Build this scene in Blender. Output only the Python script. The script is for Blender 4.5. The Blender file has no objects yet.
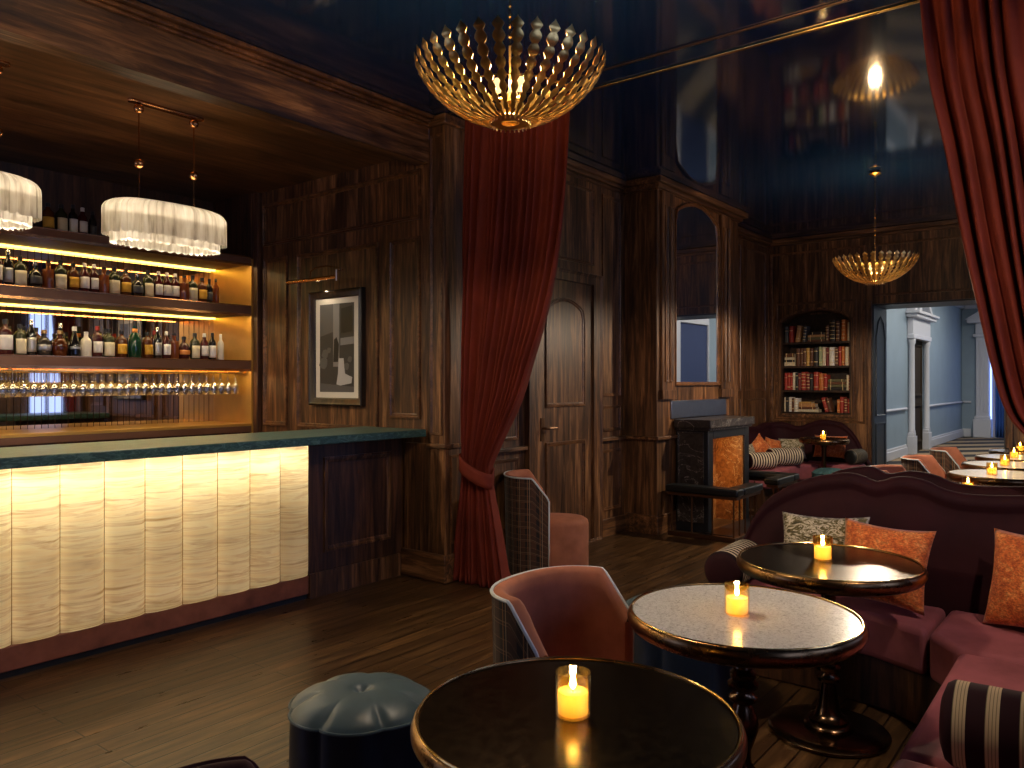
import bpy, bmesh, math, random
from mathutils import Vector, Matrix
random.seed(7)
PI = math.pi
scn = bpy.context.scene
col = scn.collection
V = Vector

# ------------------------------------------------------------------ materials
def new_mat(name):
    m = bpy.data.materials.new(name); m.use_nodes = True
    nt = m.node_tree; nt.nodes.clear()
    out = nt.nodes.new('ShaderNodeOutputMaterial')
    return m, nt, out

def pbsdf(nt, col_=(.5, .5, .5), rough=.5, metal=0., sheen=0., coat=0., spec=.5, coat_rough=.1):
    b = nt.nodes.new('ShaderNodeBsdfPrincipled')
    b.inputs['Base Color'].default_value = (*col_, 1)
    b.inputs['Roughness'].default_value = rough
    b.inputs['Metallic'].default_value = metal
    b.inputs['Sheen Weight'].default_value = sheen
    b.inputs['Sheen Roughness'].default_value = .4
    b.inputs['Coat Weight'].default_value = coat
    b.inputs['Coat Roughness'].default_value = coat_rough
    b.inputs['Specular IOR Level'].default_value = spec
    return b

def coords(nt, scale=(1, 1, 1), rot=(0, 0, 0), kind='Object'):
    t = nt.nodes.new('ShaderNodeTexCoord')
    mp = nt.nodes.new('ShaderNodeMapping')
    mp.inputs['Scale'].default_value = scale
    mp.inputs['Rotation'].default_value = rot
    nt.links.new(t.outputs[kind], mp.inputs['Vector'])
    return mp.outputs['Vector']

def noise(nt, vec, scale=5., detail=4., rough=.55, dist=0.):
    n = nt.nodes.new('ShaderNodeTexNoise')
    n.inputs['Scale'].default_value = scale
    n.inputs['Detail'].default_value = detail
    n.inputs['Roughness'].default_value = rough
    n.inputs['Distortion'].default_value = dist
    nt.links.new(vec, n.inputs['Vector'])
    return n.outputs['Fac']

def ramp(nt, fac, stops, interp='LINEAR'):
    r = nt.nodes.new('ShaderNodeValToRGB')
    r.color_ramp.interpolation = interp
    el = r.color_ramp.elements
    while len(el) < len(stops): el.new(.5)
    for e, (p, c) in zip(el, stops):
        e.position = p; e.color = (*c, 1) if len(c) == 3 else c
    nt.links.new(fac, r.inputs['Fac'])
    return r.outputs['Color']

def mixc(nt, fac, a, b, mode='MIX'):
    m = nt.nodes.new('ShaderNodeMix'); m.data_type = 'RGBA'; m.blend_type = mode
    for s, v in ((m.inputs[0], fac), (m.inputs[6], a), (m.inputs[7], b)):
        if isinstance(v, (int, float)): s.default_value = v
        elif isinstance(v, tuple): s.default_value = (*v, 1)
        else: nt.links.new(v, s)
    return m.outputs[2]

def math_(nt, op, a, b=0.):
    n = nt.nodes.new('ShaderNodeMath'); n.operation = op
    for i, v in enumerate((a, b)):
        if isinstance(v, (int, float)): n.inputs[i].default_value = v
        else: nt.links.new(v, n.inputs[i])
    return n.outputs[0]

def sepxyz(nt, vec):
    s = nt.nodes.new('ShaderNodeSeparateXYZ'); nt.links.new(vec, s.inputs[0])
    return s.outputs

def bump(nt, h, b, strength=.2, dist=.01):
    n = nt.nodes.new('ShaderNodeBump')
    n.inputs['Strength'].default_value = strength; n.inputs['Distance'].default_value = dist
    nt.links.new(h, n.inputs['Height']); nt.links.new(n.outputs[0], b.inputs['Normal'])

def simple(name, c, rough=.5, metal=0., sheen=0., coat=0., spec=.5, var=0., vs=8.):
    m, nt, out = new_mat(name)
    b = pbsdf(nt, c, rough, metal, sheen, coat, spec)
    if var > 0:
        f = noise(nt, coords(nt), vs, 5)
        cc = ramp(nt, f, [(.3, tuple(x * (1 - var) for x in c)), (.7, tuple(min(1, x * (1 + var)) for x in c))])
        nt.links.new(cc, b.inputs['Base Color'])
        r = nt.nodes.new('ShaderNodeMapRange')
        r.inputs[3].default_value = max(.02, rough * (1 - var * .5)); r.inputs[4].default_value = min(1, rough * (1 + var * .6))
        nt.links.new(f, r.inputs[0]); nt.links.new(r.outputs[0], b.inputs['Roughness'])
    nt.links.new(b.outputs[0], out.inputs[0])
    return m

def emit(name, c, s):
    m, nt, out = new_mat(name)
    e = nt.nodes.new('ShaderNodeEmission')
    e.inputs[0].default_value = (*c, 1); e.inputs[1].default_value = s
    nt.links.new(e.outputs[0], out.inputs[0])
    return m

def wood(name, grain=(14, 14, 1.1), dark=(.03, .012, .0045), mid=(.12, .052, .02), light=(.34, .17, .07), rough=.45):
    m, nt, out = new_mat(name)
    v = coords(nt, grain)
    g = noise(nt, v, 1.6, 8, .62, .6)
    fine = noise(nt, coords(nt, tuple(x * 5 for x in grain)), 1.5, 3, .6)
    big = noise(nt, coords(nt, tuple(.25 * x + .6 for x in grain)), 1.1, 3, .5)
    c1 = ramp(nt, g, [(.33, dark), (.49, mid), (.68, light)])
    c2 = mixc(nt, .65, c1, ramp(nt, big, [(.34, (.35, .33, .3)), (.5, (.85, .8, .75)), (.66, (1.5, 1.4, 1.25))]), 'MULTIPLY')
    c3 = mixc(nt, .45, c2, ramp(nt, fine, [(.35, (.45, .42, .4)), (.6, (1, 1, 1))]), 'MULTIPLY')
    b = pbsdf(nt, mid, rough)
    nt.links.new(c3, b.inputs['Base Color'])
    bump(nt, fine, b, .12, .004)
    nt.links.new(b.outputs[0], out.inputs[0])
    return m

M = {}
M['wood'] = wood('walnut_vertical')
M['wood_u'] = wood('walnut_lengthwise', (1.1, 14, 14))
M['wood_v'] = wood('walnut_crosswise', (14, 1.1, 14))
M['wood_dark'] = wood('walnut_dark', (14, 14, 1.1), (.018, .008, .004), (.065, .027, .012), (.14, .06, .026))
M['moulding'] = wood('walnut_moulding', (9, 9, 9), (.06, .025, .01), (.14, .062, .025), (.22, .10, .042), .34)
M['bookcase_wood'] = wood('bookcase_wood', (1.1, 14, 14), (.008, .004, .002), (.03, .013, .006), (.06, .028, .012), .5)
M['soffit_wood'] = wood('soffit_wood', (1.0, 10, 10), (.06, .026, .010), (.16, .075, .03), (.26, .13, .055), .4)

def floor_mat():
    m, nt, out = new_mat('oak_plank_floor')
    t = coords(nt)
    br = nt.nodes.new('ShaderNodeTexBrick')
    br.inputs['Scale'].default_value = 1
    br.inputs['Brick Width'].default_value = 1.5; br.inputs['Row Height'].default_value = .105
    br.inputs['Mortar Size'].default_value = .0045; br.inputs['Mortar Smooth'].default_value = .3
    br.inputs['Color1'].default_value = (.75, .72, .68, 1); br.inputs['Color2'].default_value = (1.2, 1.12, 1.0, 1)
    br.inputs['Mortar'].default_value = (.12, .1, .08, 1); br.inputs['Bias'].default_value = 0
    br.offset = .37
    nt.links.new(t, br.inputs['Vector'])
    g = noise(nt, coords(nt, (1.3, 16, 16)), 1.6, 8, .65, .5)
    c = ramp(nt, g, [(.3, (.022, .011, .004)), (.52, (.085, .045, .018)), (.75, (.20, .11, .045))])
    c = mixc(nt, 1., c, br.outputs['Color'], 'MULTIPLY')
    b = pbsdf(nt, (.05, .03, .01), .3)
    nt.links.new(c, b.inputs['Base Color'])
    rr = nt.nodes.new('ShaderNodeMapRange'); rr.inputs[3].default_value = .2; rr.inputs[4].default_value = .42
    nt.links.new(noise(nt, coords(nt, (2, 9, 9)), 2.2, 6, .6), rr.inputs[0]); nt.links.new(rr.outputs[0], b.inputs['Roughness'])
    h = math_(nt, 'SUBTRACT', math_(nt, 'MULTIPLY', g, .35), br.outputs['Fac'])
    bump(nt, h, b, .4, .005)
    nt.links.new(b.outputs[0], out.inputs[0])
    return m
M['floor'] = floor_mat()

def ceiling_mat():
    m, nt, out = new_mat('navy_lacquer')
    b = pbsdf(nt, (.006, .026, .08), .1, spec=.8)
    f = noise(nt, coords(nt), 3., 3)
    r = nt.nodes.new('ShaderNodeMapRange'); r.inputs[3].default_value = .05; r.inputs[4].default_value = .10
    nt.links.new(f, r.inputs[0]); nt.links.new(r.outputs[0], b.inputs['Roughness'])
    bump(nt, noise(nt, coords(nt), 60., 2), b, .03, .002)
    nt.links.new(b.outputs[0], out.inputs[0])
    return m
M['ceiling'] = ceiling_mat()

def onyx_mat():
    m, nt, out = new_mat('honey_onyx')
    v = coords(nt, (.55, .55, 7.5))
    n1 = noise(nt, v, 1.7, 7, .6, .9)
    n2 = noise(nt, coords(nt, (1.1, 1.1, 26)), 1.6, 5, .6, .7)
    a = mixc(nt, .5, ramp(nt, n1, [(.25, (.5, .28, .10)), (.41, (.92, .70, .40)), (.48, (.99, .86, .58)), (.53, (.66, .40, .16)), (.57, (.97, .82, .54)), (.72, (1., .92, .72))]),
             ramp(nt, n2, [(.3, (.45, .28, .12)), (.47, (1, .92, .72)), (.7, (.95, .8, .52))]), 'MIX')
    b = pbsdf(nt, (.8, .6, .3), .3)
    nt.links.new(a, b.inputs['Base Color'])
    tr = nt.nodes.new('ShaderNodeBsdfTranslucent'); nt.links.new(a, tr.inputs[0])
    mx = nt.nodes.new('ShaderNodeMixShader'); mx.inputs[0].default_value = .72
    nt.links.new(b.outputs[0], mx.inputs[1]); nt.links.new(tr.outputs[0], mx.inputs[2])
    nt.links.new(mx.outputs[0], out.inputs[0])
    return m
M['onyx'] = onyx_mat()

def green_marble():
    m, nt, out = new_mat('green_marble')
    f = noise(nt, coords(nt, (3, 8, 8)), 5., 8, .7, 1.5)
    c = ramp(nt, f, [(.3, (.012, .04, .034)), (.5, (.035, .095, .08)), (.62, (.10, .2, .17)), (.75, (.04, .1, .085))])
    b = pbsdf(nt, (.02, .05, .05), .33); nt.links.new(c, b.inputs['Base Color'])
    nt.links.new(b.outputs[0], out.inputs[0]); return m
M['green_marble'] = green_marble()

def veined(name, base, mid, vein, scale=6., rough=.25, vein_w=.018, vs=2.2):
    m, nt, out = new_mat(name)
    v = coords(nt)
    f = noise(nt, v, scale, 8, .72, 1.2)
    c = ramp(nt, f, [(.32, base), (.62, mid)])
    f2 = noise(nt, v, vs, 6, .6, 1.6)
    ab = math_(nt, 'ABSOLUTE', math_(nt, 'SUBTRACT', f2, .5))
    mask = ramp(nt, ab, [(0., (1, 1, 1)), (vein_w, (0, 0, 0))])
    c = mixc(nt, mask, c, vein)
    b = pbsdf(nt, mid, rough); nt.links.new(c, b.inputs['Base Color'])
    nt.links.new(b.outputs[0], out.inputs[0]); return m
M['dark_marble'] = veined('dark_emperador_marble', (.012, .009, .008), (.05, .04, .036), (.28, .25, .22), 14, .3, .012, 3.)
M['slate'] = simple('dark_slate', (.012, .014, .018), .35, var=.3)
M['hearth_marble'] = veined('amber_hearth_marble', (.14, .04, .008), (.5, .2, .05), (.8, .55, .25), 16, .35, .01, 2.6)

def table_marble():
    m, nt, out = new_mat('cream_speckled_marble')
    v = coords(nt)
    f = noise(nt, v, 46, 6, .75, 2.5)
    c = ramp(nt, f, [(.34, (.34, .32, .30)), (.44, (.66, .63, .58)), (.54, (.88, .86, .81))])
    b = pbsdf(nt, (.7, .68, .65), .22); nt.links.new(c, b.inputs['Base Color'])
    nt.links.new(b.outputs[0], out.inputs[0]); return m
M['table_marble'] = table_marble()

def metal(name, c, rough, var=.3, vs=12., dark=None, stretch=(1, 1, 1)):
    m, nt, out = new_mat(name)
    f = noise(nt, coords(nt, stretch), vs, 6, .65)
    cc = ramp(nt, f, [(.3, dark or tuple(x * (1 - var) for x in c)), (.65, c)])
    b = pbsdf(nt, c, rough, 1.); nt.links.new(cc, b.inputs['Base Color'])
    r = nt.nodes.new('ShaderNodeMapRange'); r.inputs[3].default_value = rough * .8; r.inputs[4].default_value = rough * 1.35
    nt.links.new(f, r.inputs[0]); nt.links.new(r.outputs[0], b.inputs['Roughness'])
    nt.links.new(b.outputs[0], out.inputs[0]); return m
M['brass'] = metal('polished_brass', (.85, .55, .2), .2)
M['gold'] = metal('chandelier_gold', (.95, .60, .18), .3)
M['brass_panel'] = simple('brushed_brass_panel', (.76, .44, .11), .36, .65, var=.12, vs=3.)
M['copper_brass'] = metal('warm_copper_brass', (.75, .38, .16), .2)
M['bronze'] = metal('aged_bronze_edge', (.36, .2, .08), .26, .5, 6., (.1, .055, .025))
M['bronze_top'] = metal('dark_brushed_bronze', (.055, .036, .018), .22, .5, 34., (.03, .02, .011))
M['bronze_turned'] = metal('dark_turned_bronze', (.20, .12, .065), .2, .4, 8., (.07, .045, .03))
M['shelf_bronze'] = simple('bronze_shelf', (.22, .105, .06), .42, .45, var=.15, vs=3.)
M['mirror'] = simple('clear_mirror', (.82, .82, .82), .015, 1.)
M['blue_steel'] = metal('blue_grey_steel', (.36, .40, .5), .3, .1)

def strip_mirror():
    m, nt, out = new_mat('strip_mirror')
    x = sepxyz(nt, coords(nt))[0]
    fr = math_(nt, 'FRACT', math_(nt, 'DIVIDE', x, .052))
    line = math_(nt, 'LESS_THAN', fr, .1)
    b = pbsdf(nt, (.72, .66, .6), .03, 1.)
    c = mixc(nt, line, (.72, .66, .6), (.05, .025, .012)); nt.links.new(c, b.inputs['Base Color'])
    r = mixc(nt, line, (.03, .03, .03), (.4, .4, .4)); nt.links.new(r, b.inputs['Roughness'])
    nt.links.new(b.outputs[0], out.inputs[0]); return m
M['strip_mirror'] = strip_mirror()

def velvet(name, c, sheen=.6, tint=None, vs=6., var=.3, rough=.75):
    m, nt, out = new_mat(name)
    f = noise(nt, coords(nt), vs, 5, .6)
    cc = ramp(nt, f, [(.3, tuple(x * (1 - var) for x in c)), (.7, tuple(x * (1 + var) for x in c))])
    b = pbsdf(nt, c, rough, 0, sheen, spec=.2); nt.links.new(cc, b.inputs['Base Color'])
    b.inputs['Sheen Tint'].default_value = (*(tint or tuple(min(1, x * 3 + .1) for x in c)), 1)
    bump(nt, noise(nt, coords(nt), 400, 2), b, .1, .001)
    nt.links.new(b.outputs[0], out.inputs[0]); return m
M['curtain'] = velvet('red_curtain_velvet', (.175, .026, .013), .1, (.5, .16, .1), 3.)
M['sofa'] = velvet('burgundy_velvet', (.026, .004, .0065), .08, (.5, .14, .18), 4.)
M['seat_velvet'] = velvet('burgundy_velvet_lit_seat', (.30, .088, .105), .2, (.6, .3, .34), 4.)  # same velvet as the backs; colour lightened for light falling on the seats
M['chair_velvet'] = velvet('rust_pink_velvet', (.42, .155, .085), .15, (.9, .55, .4), 7., .2)
M['piping_blue'] = simple('pale_blue_piping', (.6, .66, .68), .4)
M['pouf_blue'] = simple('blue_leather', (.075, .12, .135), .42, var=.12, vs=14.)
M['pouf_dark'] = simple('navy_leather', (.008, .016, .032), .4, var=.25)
M['teal_fabric'] = velvet('teal_fabric', (.05, .12, .13), .2)
M['black_leather'] = simple('black_leather', (.006, .008, .009), .4)
M['iron'] = simple('bronze_iron', (.16, .09, .05), .35, .9)

def stripes(name, period, frac, a, b_, thin=True, axis=0):
    m, nt, out = new_mat(name)
    x = sepxyz(nt, coords(nt))[axis]
    fr = math_(nt, 'FRACT', math_(nt, 'ADD', math_(nt, 'DIVIDE', x, period), 100.))
    s = math_(nt, 'LESS_THAN', fr, frac)
    c = mixc(nt, s, a, b_)
    if thin:
        f2 = math_(nt, 'FRACT', math_(nt, 'DIVIDE', fr, frac / 4.))
        t = math_(nt, 'MULTIPLY', math_(nt, 'LESS_THAN', f2, .22), s)
        c = mixc(nt, t, c, tuple(.35 * q for q in b_))
    b = pbsdf(nt, a, .8, 0, 0., spec=.2); nt.links.new(c, b.inputs['Base Color'])
    nt.links.new(b.outputs[0], out.inputs[0]); return m
M['stripe'] = stripes('wine_and_cream_stripe', .075, .42, (.025, .005, .01), (.62, .48, .3))
M['stripe_fine'] = stripes('black_and_cream_stripe', .036, .5, (.015, .006, .008), (.6, .5, .36), False)
M['stripe_grey'] = stripes('grey_stripe', .03, .5, (.06, .055, .045), (.16, .14, .1), False)

def orange_weave():
    m, nt, out = new_mat('orange_boucle')
    f = noise(nt, coords(nt), 22, 6, .75, .5); g = noise(nt, coords(nt, (1, 1.6, 1)), 85, 3, .7)
    c = ramp(nt, f, [(.3, (.42, .06, .01)), (.5, (.68, .17, .035)), (.7, (.85, .42, .14))])
    c = mixc(nt, .6, c, ramp(nt, g, [(.38, (.3, .16, .08)), (.5, (.85, .75, .65)), (.62, (1.35, 1.3, 1.2))]), 'MULTIPLY')
    b = pbsdf(nt, (.6, .2, .05), .85, 0, .3); nt.links.new(c, b.inputs['Base Color'])
    bump(nt, g, b, .5, .004)
    nt.links.new(b.outputs[0], out.inputs[0]); return m
M['orange'] = orange_weave()

def camo():
    m, nt, out = new_mat('olive_and_cream_brocade')
    f = noise(nt, coords(nt, (1, 1.6, 1)), 15, 4, .6, 2.6)
    c = ramp(nt, f, [(.38, (.05, .04, .012)), (.44, (.18, .14, .05)), (.48, (.10, .08, .025)), (.53, (.6, .53, .4)), (.60, (.66, .58, .45)), (.63, (.09, .07, .022))])
    b = pbsdf(nt, (.4, .3, .2), .8, 0, .2); nt.links.new(c, b.inputs['Base Color'])
    nt.links.new(b.outputs[0], out.inputs[0]); return m
M['camo'] = camo()

def plaid():
    m, nt, out = new_mat('brown_tartan')
    t = nt.nodes.new('ShaderNodeTexCoord'); s = sepxyz(nt, t.outputs['UV'])
    def band(sock, per, off, w):
        fr = math_(nt, 'FRACT', math_(nt, 'ADD', math_(nt, 'DIVIDE', sock, per), off))
        return math_(nt, 'LESS_THAN', fr, w)
    c = mixc(nt, band(s[0], .1, 0., .45), (.012, .007, .006), (.075, .03, .014))
    c = mixc(nt, math_(nt, 'MULTIPLY', band(s[1], .1, .2, .5), .6), c, (.05, .022, .012))
    c = mixc(nt, math_(nt, 'MULTIPLY', band(s[0], .1, .12, .06), .8), c, (.34, .24, .15))
    c = mixc(nt, math_(nt, 'MULTIPLY', band(s[0], .1, .30, .05), .7), c, (.36, .16, .05))
    c = mixc(nt, math_(nt, 'MULTIPLY', band(s[1], .1, .1, .05), .4), c, (.32, .2, .11))
    c = mixc(nt, math_(nt, 'MULTIPLY', band(s[1], .05, .4, .05), .35), c, (.4, .2, .1))
    b = pbsdf(nt, (.1, .05, .03), .8, 0, .15); nt.links.new(c, b.inputs['Base Color'])
    nt.links.new(b.outputs[0], out.inputs[0]); return m
M['plaid'] = plaid()

def fringe():
    m, nt, out = new_mat('ivory_fringe')
    t = nt.nodes.new('ShaderNodeTexCoord'); s = sepxyz(nt, t.outputs['UV'])
    cm = nt.nodes.new('ShaderNodeCombineXYZ'); nt.links.new(math_(nt, 'MULTIPLY', s[0], 60.), cm.inputs[0]); nt.links.new(math_(nt, 'MULTIPLY', s[1], .5), cm.inputs[1])
    f = noise(nt, cm.outputs[0], 1., 4, .6)
    c = ramp(nt, f, [(.32, (.40, .35, .28)), (.48, (.78, .74, .66)), (.64, (.95, .93, .88))])
    d = nt.nodes.new('ShaderNodeBsdfDiffuse'); nt.links.new(c, d.inputs[0])
    tr = nt.nodes.new('ShaderNodeBsdfTranslucent'); nt.links.new(c, tr.inputs[0])
    mx = nt.nodes.new('ShaderNodeMixShader'); mx.inputs[0].default_value = .5
    nt.links.new(d.outputs[0], mx.inputs[1]); nt.links.new(tr.outputs[0], mx.inputs[2])
    nt.links.new(mx.outputs[0], out.inputs[0]); return m
M['fringe'] = fringe()

def clear_glass(name, tint=(1, 1, 1), refl=.12, rough=.03, facing=.35):
    m, nt, out = new_mat(name)
    t = nt.nodes.new('ShaderNodeBsdfTransparent'); t.inputs[0].default_value = (*tint, 1)
    g = nt.nodes.new('ShaderNodeBsdfGlossy'); g.inputs['Roughness'].default_value = rough; g.inputs[0].default_value = (1, 1, 1, 1)
    lw = nt.nodes.new('ShaderNodeLayerWeight'); lw.inputs[0].default_value = facing
    f = math_(nt, 'ADD', math_(nt, 'MULTIPLY', lw.outputs['Facing'], .55), refl)
    mx = nt.nodes.new('ShaderNodeMixShader'); nt.links.new(f, mx.inputs[0])
    nt.links.new(t.outputs[0], mx.inputs[1]); nt.links.new(g.outputs[0], mx.inputs[2])
    nt.links.new(mx.outputs[0], out.inputs[0]); return m
M['stemware'] = clear_glass('stemware_glass', (.93, .92, .9), .2)
M['amber_glass'] = clear_glass('amber_candle_glass', (1., .85, .48), .06, .04, .4)

def wax():
    m, nt, out = new_mat('candle_wax')
    d = nt.nodes.new('ShaderNodeBsdfDiffuse'); d.inputs[0].default_value = (.95, .80, .50, 1)
    tr = nt.nodes.new('ShaderNodeBsdfTranslucent'); tr.inputs[0].default_value = (1., .82, .42, 1)
    mx = nt.nodes.new('ShaderNodeMixShader'); mx.inputs[0].default_value = .6
    nt.links.new(d.outputs[0], mx.inputs[1]); nt.links.new(tr.outputs[0], mx.inputs[2])
    nt.links.new(mx.outputs[0], out.inputs[0]); return m
M['wax'] = wax()
M['flame'] = emit('candle_flame', (1., .80, .45), 45.)
M['bulb'] = emit('warm_bulb', (1., .62, .24), 2.2)
M['led'] = emit('warm_led', (1., .66, .12), 6.)
M['white_paint'] = simple('white_paint', (.62, .62, .66), .4)
M['hall_wall'] = simple('pale_blue_plaster', (.27, .35, .42), .6, var=.06, vs=2.)
M['hall_ceiling'] = simple('hall_ceiling_white', (.6, .6, .58), .7)
M['navy_cloth'] = simple('navy_drape', (.03, .05, .14), .8)
M['jamb'] = simple('slate_blue_paint', (.022, .03, .042), .4, var=.1)
M['dark_door'] = simple('dark_brown_door', (.035, .024, .015), .8, spec=.1)
M['black_frame'] = wood('picture_frame_wood', (10, 10, 2), (.006, .004, .003), (.022, .013, .008), (.06, .035, .018), .35)
M['paper'] = simple('ivory_mat_board', (.72, .68, .6), .7)
for i, g in enumerate((.012, .04, .10, .22, .45)): M['grey%d' % i] = simple('photo_grey_%d' % i, (g, g, g * 1.02), .4)

def carpet():
    m, nt, out = new_mat('striped_hall_carpet')
    x = sepxyz(nt, coords(nt))
    q = math_(nt, 'ADD', math_(nt, 'MULTIPLY', x[0], .8), math_(nt, 'MULTIPLY', x[1], .9))
    fr = math_(nt, 'FRACT', math_(nt, 'DIVIDE', q, 1.15))
    s = math_(nt, 'LESS_THAN', fr, .5)
    c = mixc(nt, s, (.014, .012, .012), (.30, .21, .12))
    b = pbsdf(nt, (.1, .1, .1), .95); nt.links.new(c, b.inputs['Base Color'])
    nt.links.new(b.outputs[0], out.inputs[0]); return m
M['carpet'] = carpet()

# ------------------------------------------------------------------ mesh helpers
def BM(): 
    b = bmesh.new(); b.loops.layers.uv.new('UVMap'); return b

def box(bm, x0, x1, y0, y1, z0, z1, mi=0):
    vs = [bm.verts.new((x, y, z)) for z in (z0, z1) for y in (y0, y1) for x in (x0, x1)]
    for f in ((0, 2, 3, 1), (4, 5, 7, 6), (0, 1, 5, 4), (2, 6, 7, 3), (0, 4, 6, 2), (1, 3, 7, 5)):
        bm.faces.new([vs[i] for i in f]).material_index = mi
    return vs

def grid(bm, nu, nv, f, closed=False, mi=0, uv=None, flip=False):
    uvl = bm.loops.layers.uv.verify()
    n = nu if closed else nu + 1
    vs = [[bm.verts.new(f(i / nu, j / nv)) for j in range(nv + 1)] for i in range(n)]
    for i in range(nu):
        for j in range(nv):
            k = (i + 1) % n
            q = [vs[i][j], vs[k][j], vs[k][j + 1], vs[i][j + 1]]
            p = [(i / nu, j / nv), ((i + 1) / nu, j / nv), ((i + 1) / nu, (j + 1) / nv), (i / nu, (j + 1) / nv)]
            if flip: q.reverse(); p.reverse()
            try: fc = bm.faces.new(q)
            except ValueError: continue
            fc.material_index = mi
            for l, t in zip(fc.loops, p): l[uvl].uv = uv(*t) if uv else t
    return vs

def lathe(bm, prof, segs=32, c=(0, 0, 0), sx=1., sy=1., mi=0, cap0=True, cap1=True):
    n = len(prof) - 1
    rows = []
    for r, z in prof:
        rows.append([bm.verts.new((c[0] + sx * r * math.cos(2 * PI * i / segs), c[1] + sy * r * math.sin(2 * PI * i / segs), c[2] + z)) for i in range(segs)])
    for a, b in zip(rows, rows[1:]):
        for i in range(segs):
            k = (i + 1) % segs
            bm.faces.new((a[i], a[k], b[k], b[i])).material_index = mi
    if cap0 and prof[0][0] > 1e-6: bm.faces.new(rows[0][::-1]).material_index = mi
    if cap1 and prof[-1][0] > 1e-6: bm.faces.new(rows[-1]).material_index = mi

def tube(bm, pts, r, segs=8, closed=False, mi=0, cap=True):
    pts = [V(p) for p in pts]; n = len(pts); rings = []
    up = V((0, 0, 1))
    for i, p in enumerate(pts):
        a = pts[(i - 1) % n] if (closed or i > 0) else p
        b = pts[(i + 1) % n] if (closed or i < n - 1) else p
        t = (b - a).normalized()
        s = t.cross(up)
        if s.length < 1e-3: s = t.cross(V((1, 0, 0)))
        s.normalize(); w = s.cross(t)
        rr = r[i] if isinstance(r, (list, tuple)) else r
        rings.append([bm.verts.new(p + rr * (math.cos(2 * PI * k / segs) * s + math.sin(2 * PI * k / segs) * w)) for k in range(segs)])
    for i in range(n if closed else n - 1):
        a, b = rings[i], rings[(i + 1) % n]
        for k in range(segs):
            q = (k + 1) % segs
            bm.faces.new((a[k], a[q], b[q], b[k])).material_index = mi
    if not closed and cap:
        bm.faces.new(rings[0][::-1]).material_index = mi; bm.faces.new(rings[-1]).material_index = mi

def prism(bm, poly, z0, z1, O=(0, 0, 0), A=(1, 0, 0), B=(0, 1, 0), N=(0, 0, 1), mi=0):
    O, A, B, N = V(O), V(A), V(B), V(N)
    lo = [bm.verts.new(O + A * p[0] + B * p[1] + N * z0) for p in poly]
    hi = [bm.verts.new(O + A * p[0] + B * p[1] + N * z1) for p in poly]
    bm.faces.new(lo[::-1]).material_index = mi; bm.faces.new(hi).material_index = mi
    n = len(poly)
    for i in range(n):
        k = (i + 1) % n
        bm.faces.new((lo[i], lo[k], hi[k], hi[i])).material_index = mi

def inset(poly, o):
    n = len(poly); out = []
    for i in range(n):
        p0, p1, p2 = V(poly[i - 1]), V(poly[i]), V(poly[(i + 1) % n])
        d1, d2 = (p1 - p0).normalized(), (p2 - p1).normalized()
        n1, n2 = V((-d1.y, d1.x)), V((-d2.y, d2.x))
        m = n1 + n2; m = m / max(.3, m.dot(n1) if m.length > 1e-6 else 1)
        q = p1 + m * o; out.append((q.x, q.y))
    return out

def mould(bm, poly, O, A, B, N, w=.03, t=.014, mi=0):
    """a raised moulding running round a closed outline (counter-clockwise) lying on a wall plane"""
    O, A, B, N = V(O), V(A), V(B), V(N)
    prof = [(0, -.002), (0, t), (w * .35, t * 1.1), (w * .5, t * .55), (w * .8, t * .5), (w, .002), (w, -.002)]
    rows = []
    for o, h in prof:
        rows.append([bm.verts.new(O + A * p[0] + B * p[1] + N * h) for p in inset(poly, o)])
    n = len(poly)
    for a, b in zip(rows, rows[1:] + rows[:1]):
        for i in range(n):
            k = (i + 1) % n
            bm.faces.new((a[i], a[k], b[k], b[i])).material_index = mi

def rect(a0, a1, b0, b1): return [(a0, b0), (a1, b0), (a1, b1), (a0, b1)]
def arch_rect(a0, a1, b0, b1, rise, n=10):
    """rectangle with a shouldered segmental arch on top; b1 is the crown"""
    w = a1 - a0; pts = [(a0, b0), (a1, b0), (a1, b1 - rise)]
    for i in range(n + 1):
        t = i / n; x = a1 - w * .04 - (w * .92) * t
        pts.append((x, b1 - rise + rise * (.15 + .85 * math.sin(PI * (.12 + .76 * t)) ** .8)))
    pts.append((a0, b1 - rise)); return pts

def finish(bm, name, mats, parent=None, smooth=True, angle=35, loc=None, bevel=0., seg=2, recalc=True):
    if recalc: bmesh.ops.recalc_face_normals(bm, faces=bm.faces[:])
    me = bpy.data.meshes.new(name); bm.to_mesh(me); bm.free()
    for m in (mats if isinstance(mats, (list, tuple)) else [mats]): me.materials.append(M[m] if isinstance(m, str) else m)
    if smooth:
        me.polygons.foreach_set('use_smooth', [True] * len(me.polygons))
        try: me.set_sharp_from_angle(angle=math.radians(angle))
        except Exception: pass
    o = bpy.data.objects.new(name, me); col.objects.link(o)
    if parent is not None: o.parent = parent
    if loc: o.location = loc
    if bevel:
        md = o.modifiers.new('edge', 'BEVEL'); md.width = bevel; md.segments = seg; md.limit_method = 'ANGLE'; md.angle_limit = math.radians(40)
    return o

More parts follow.
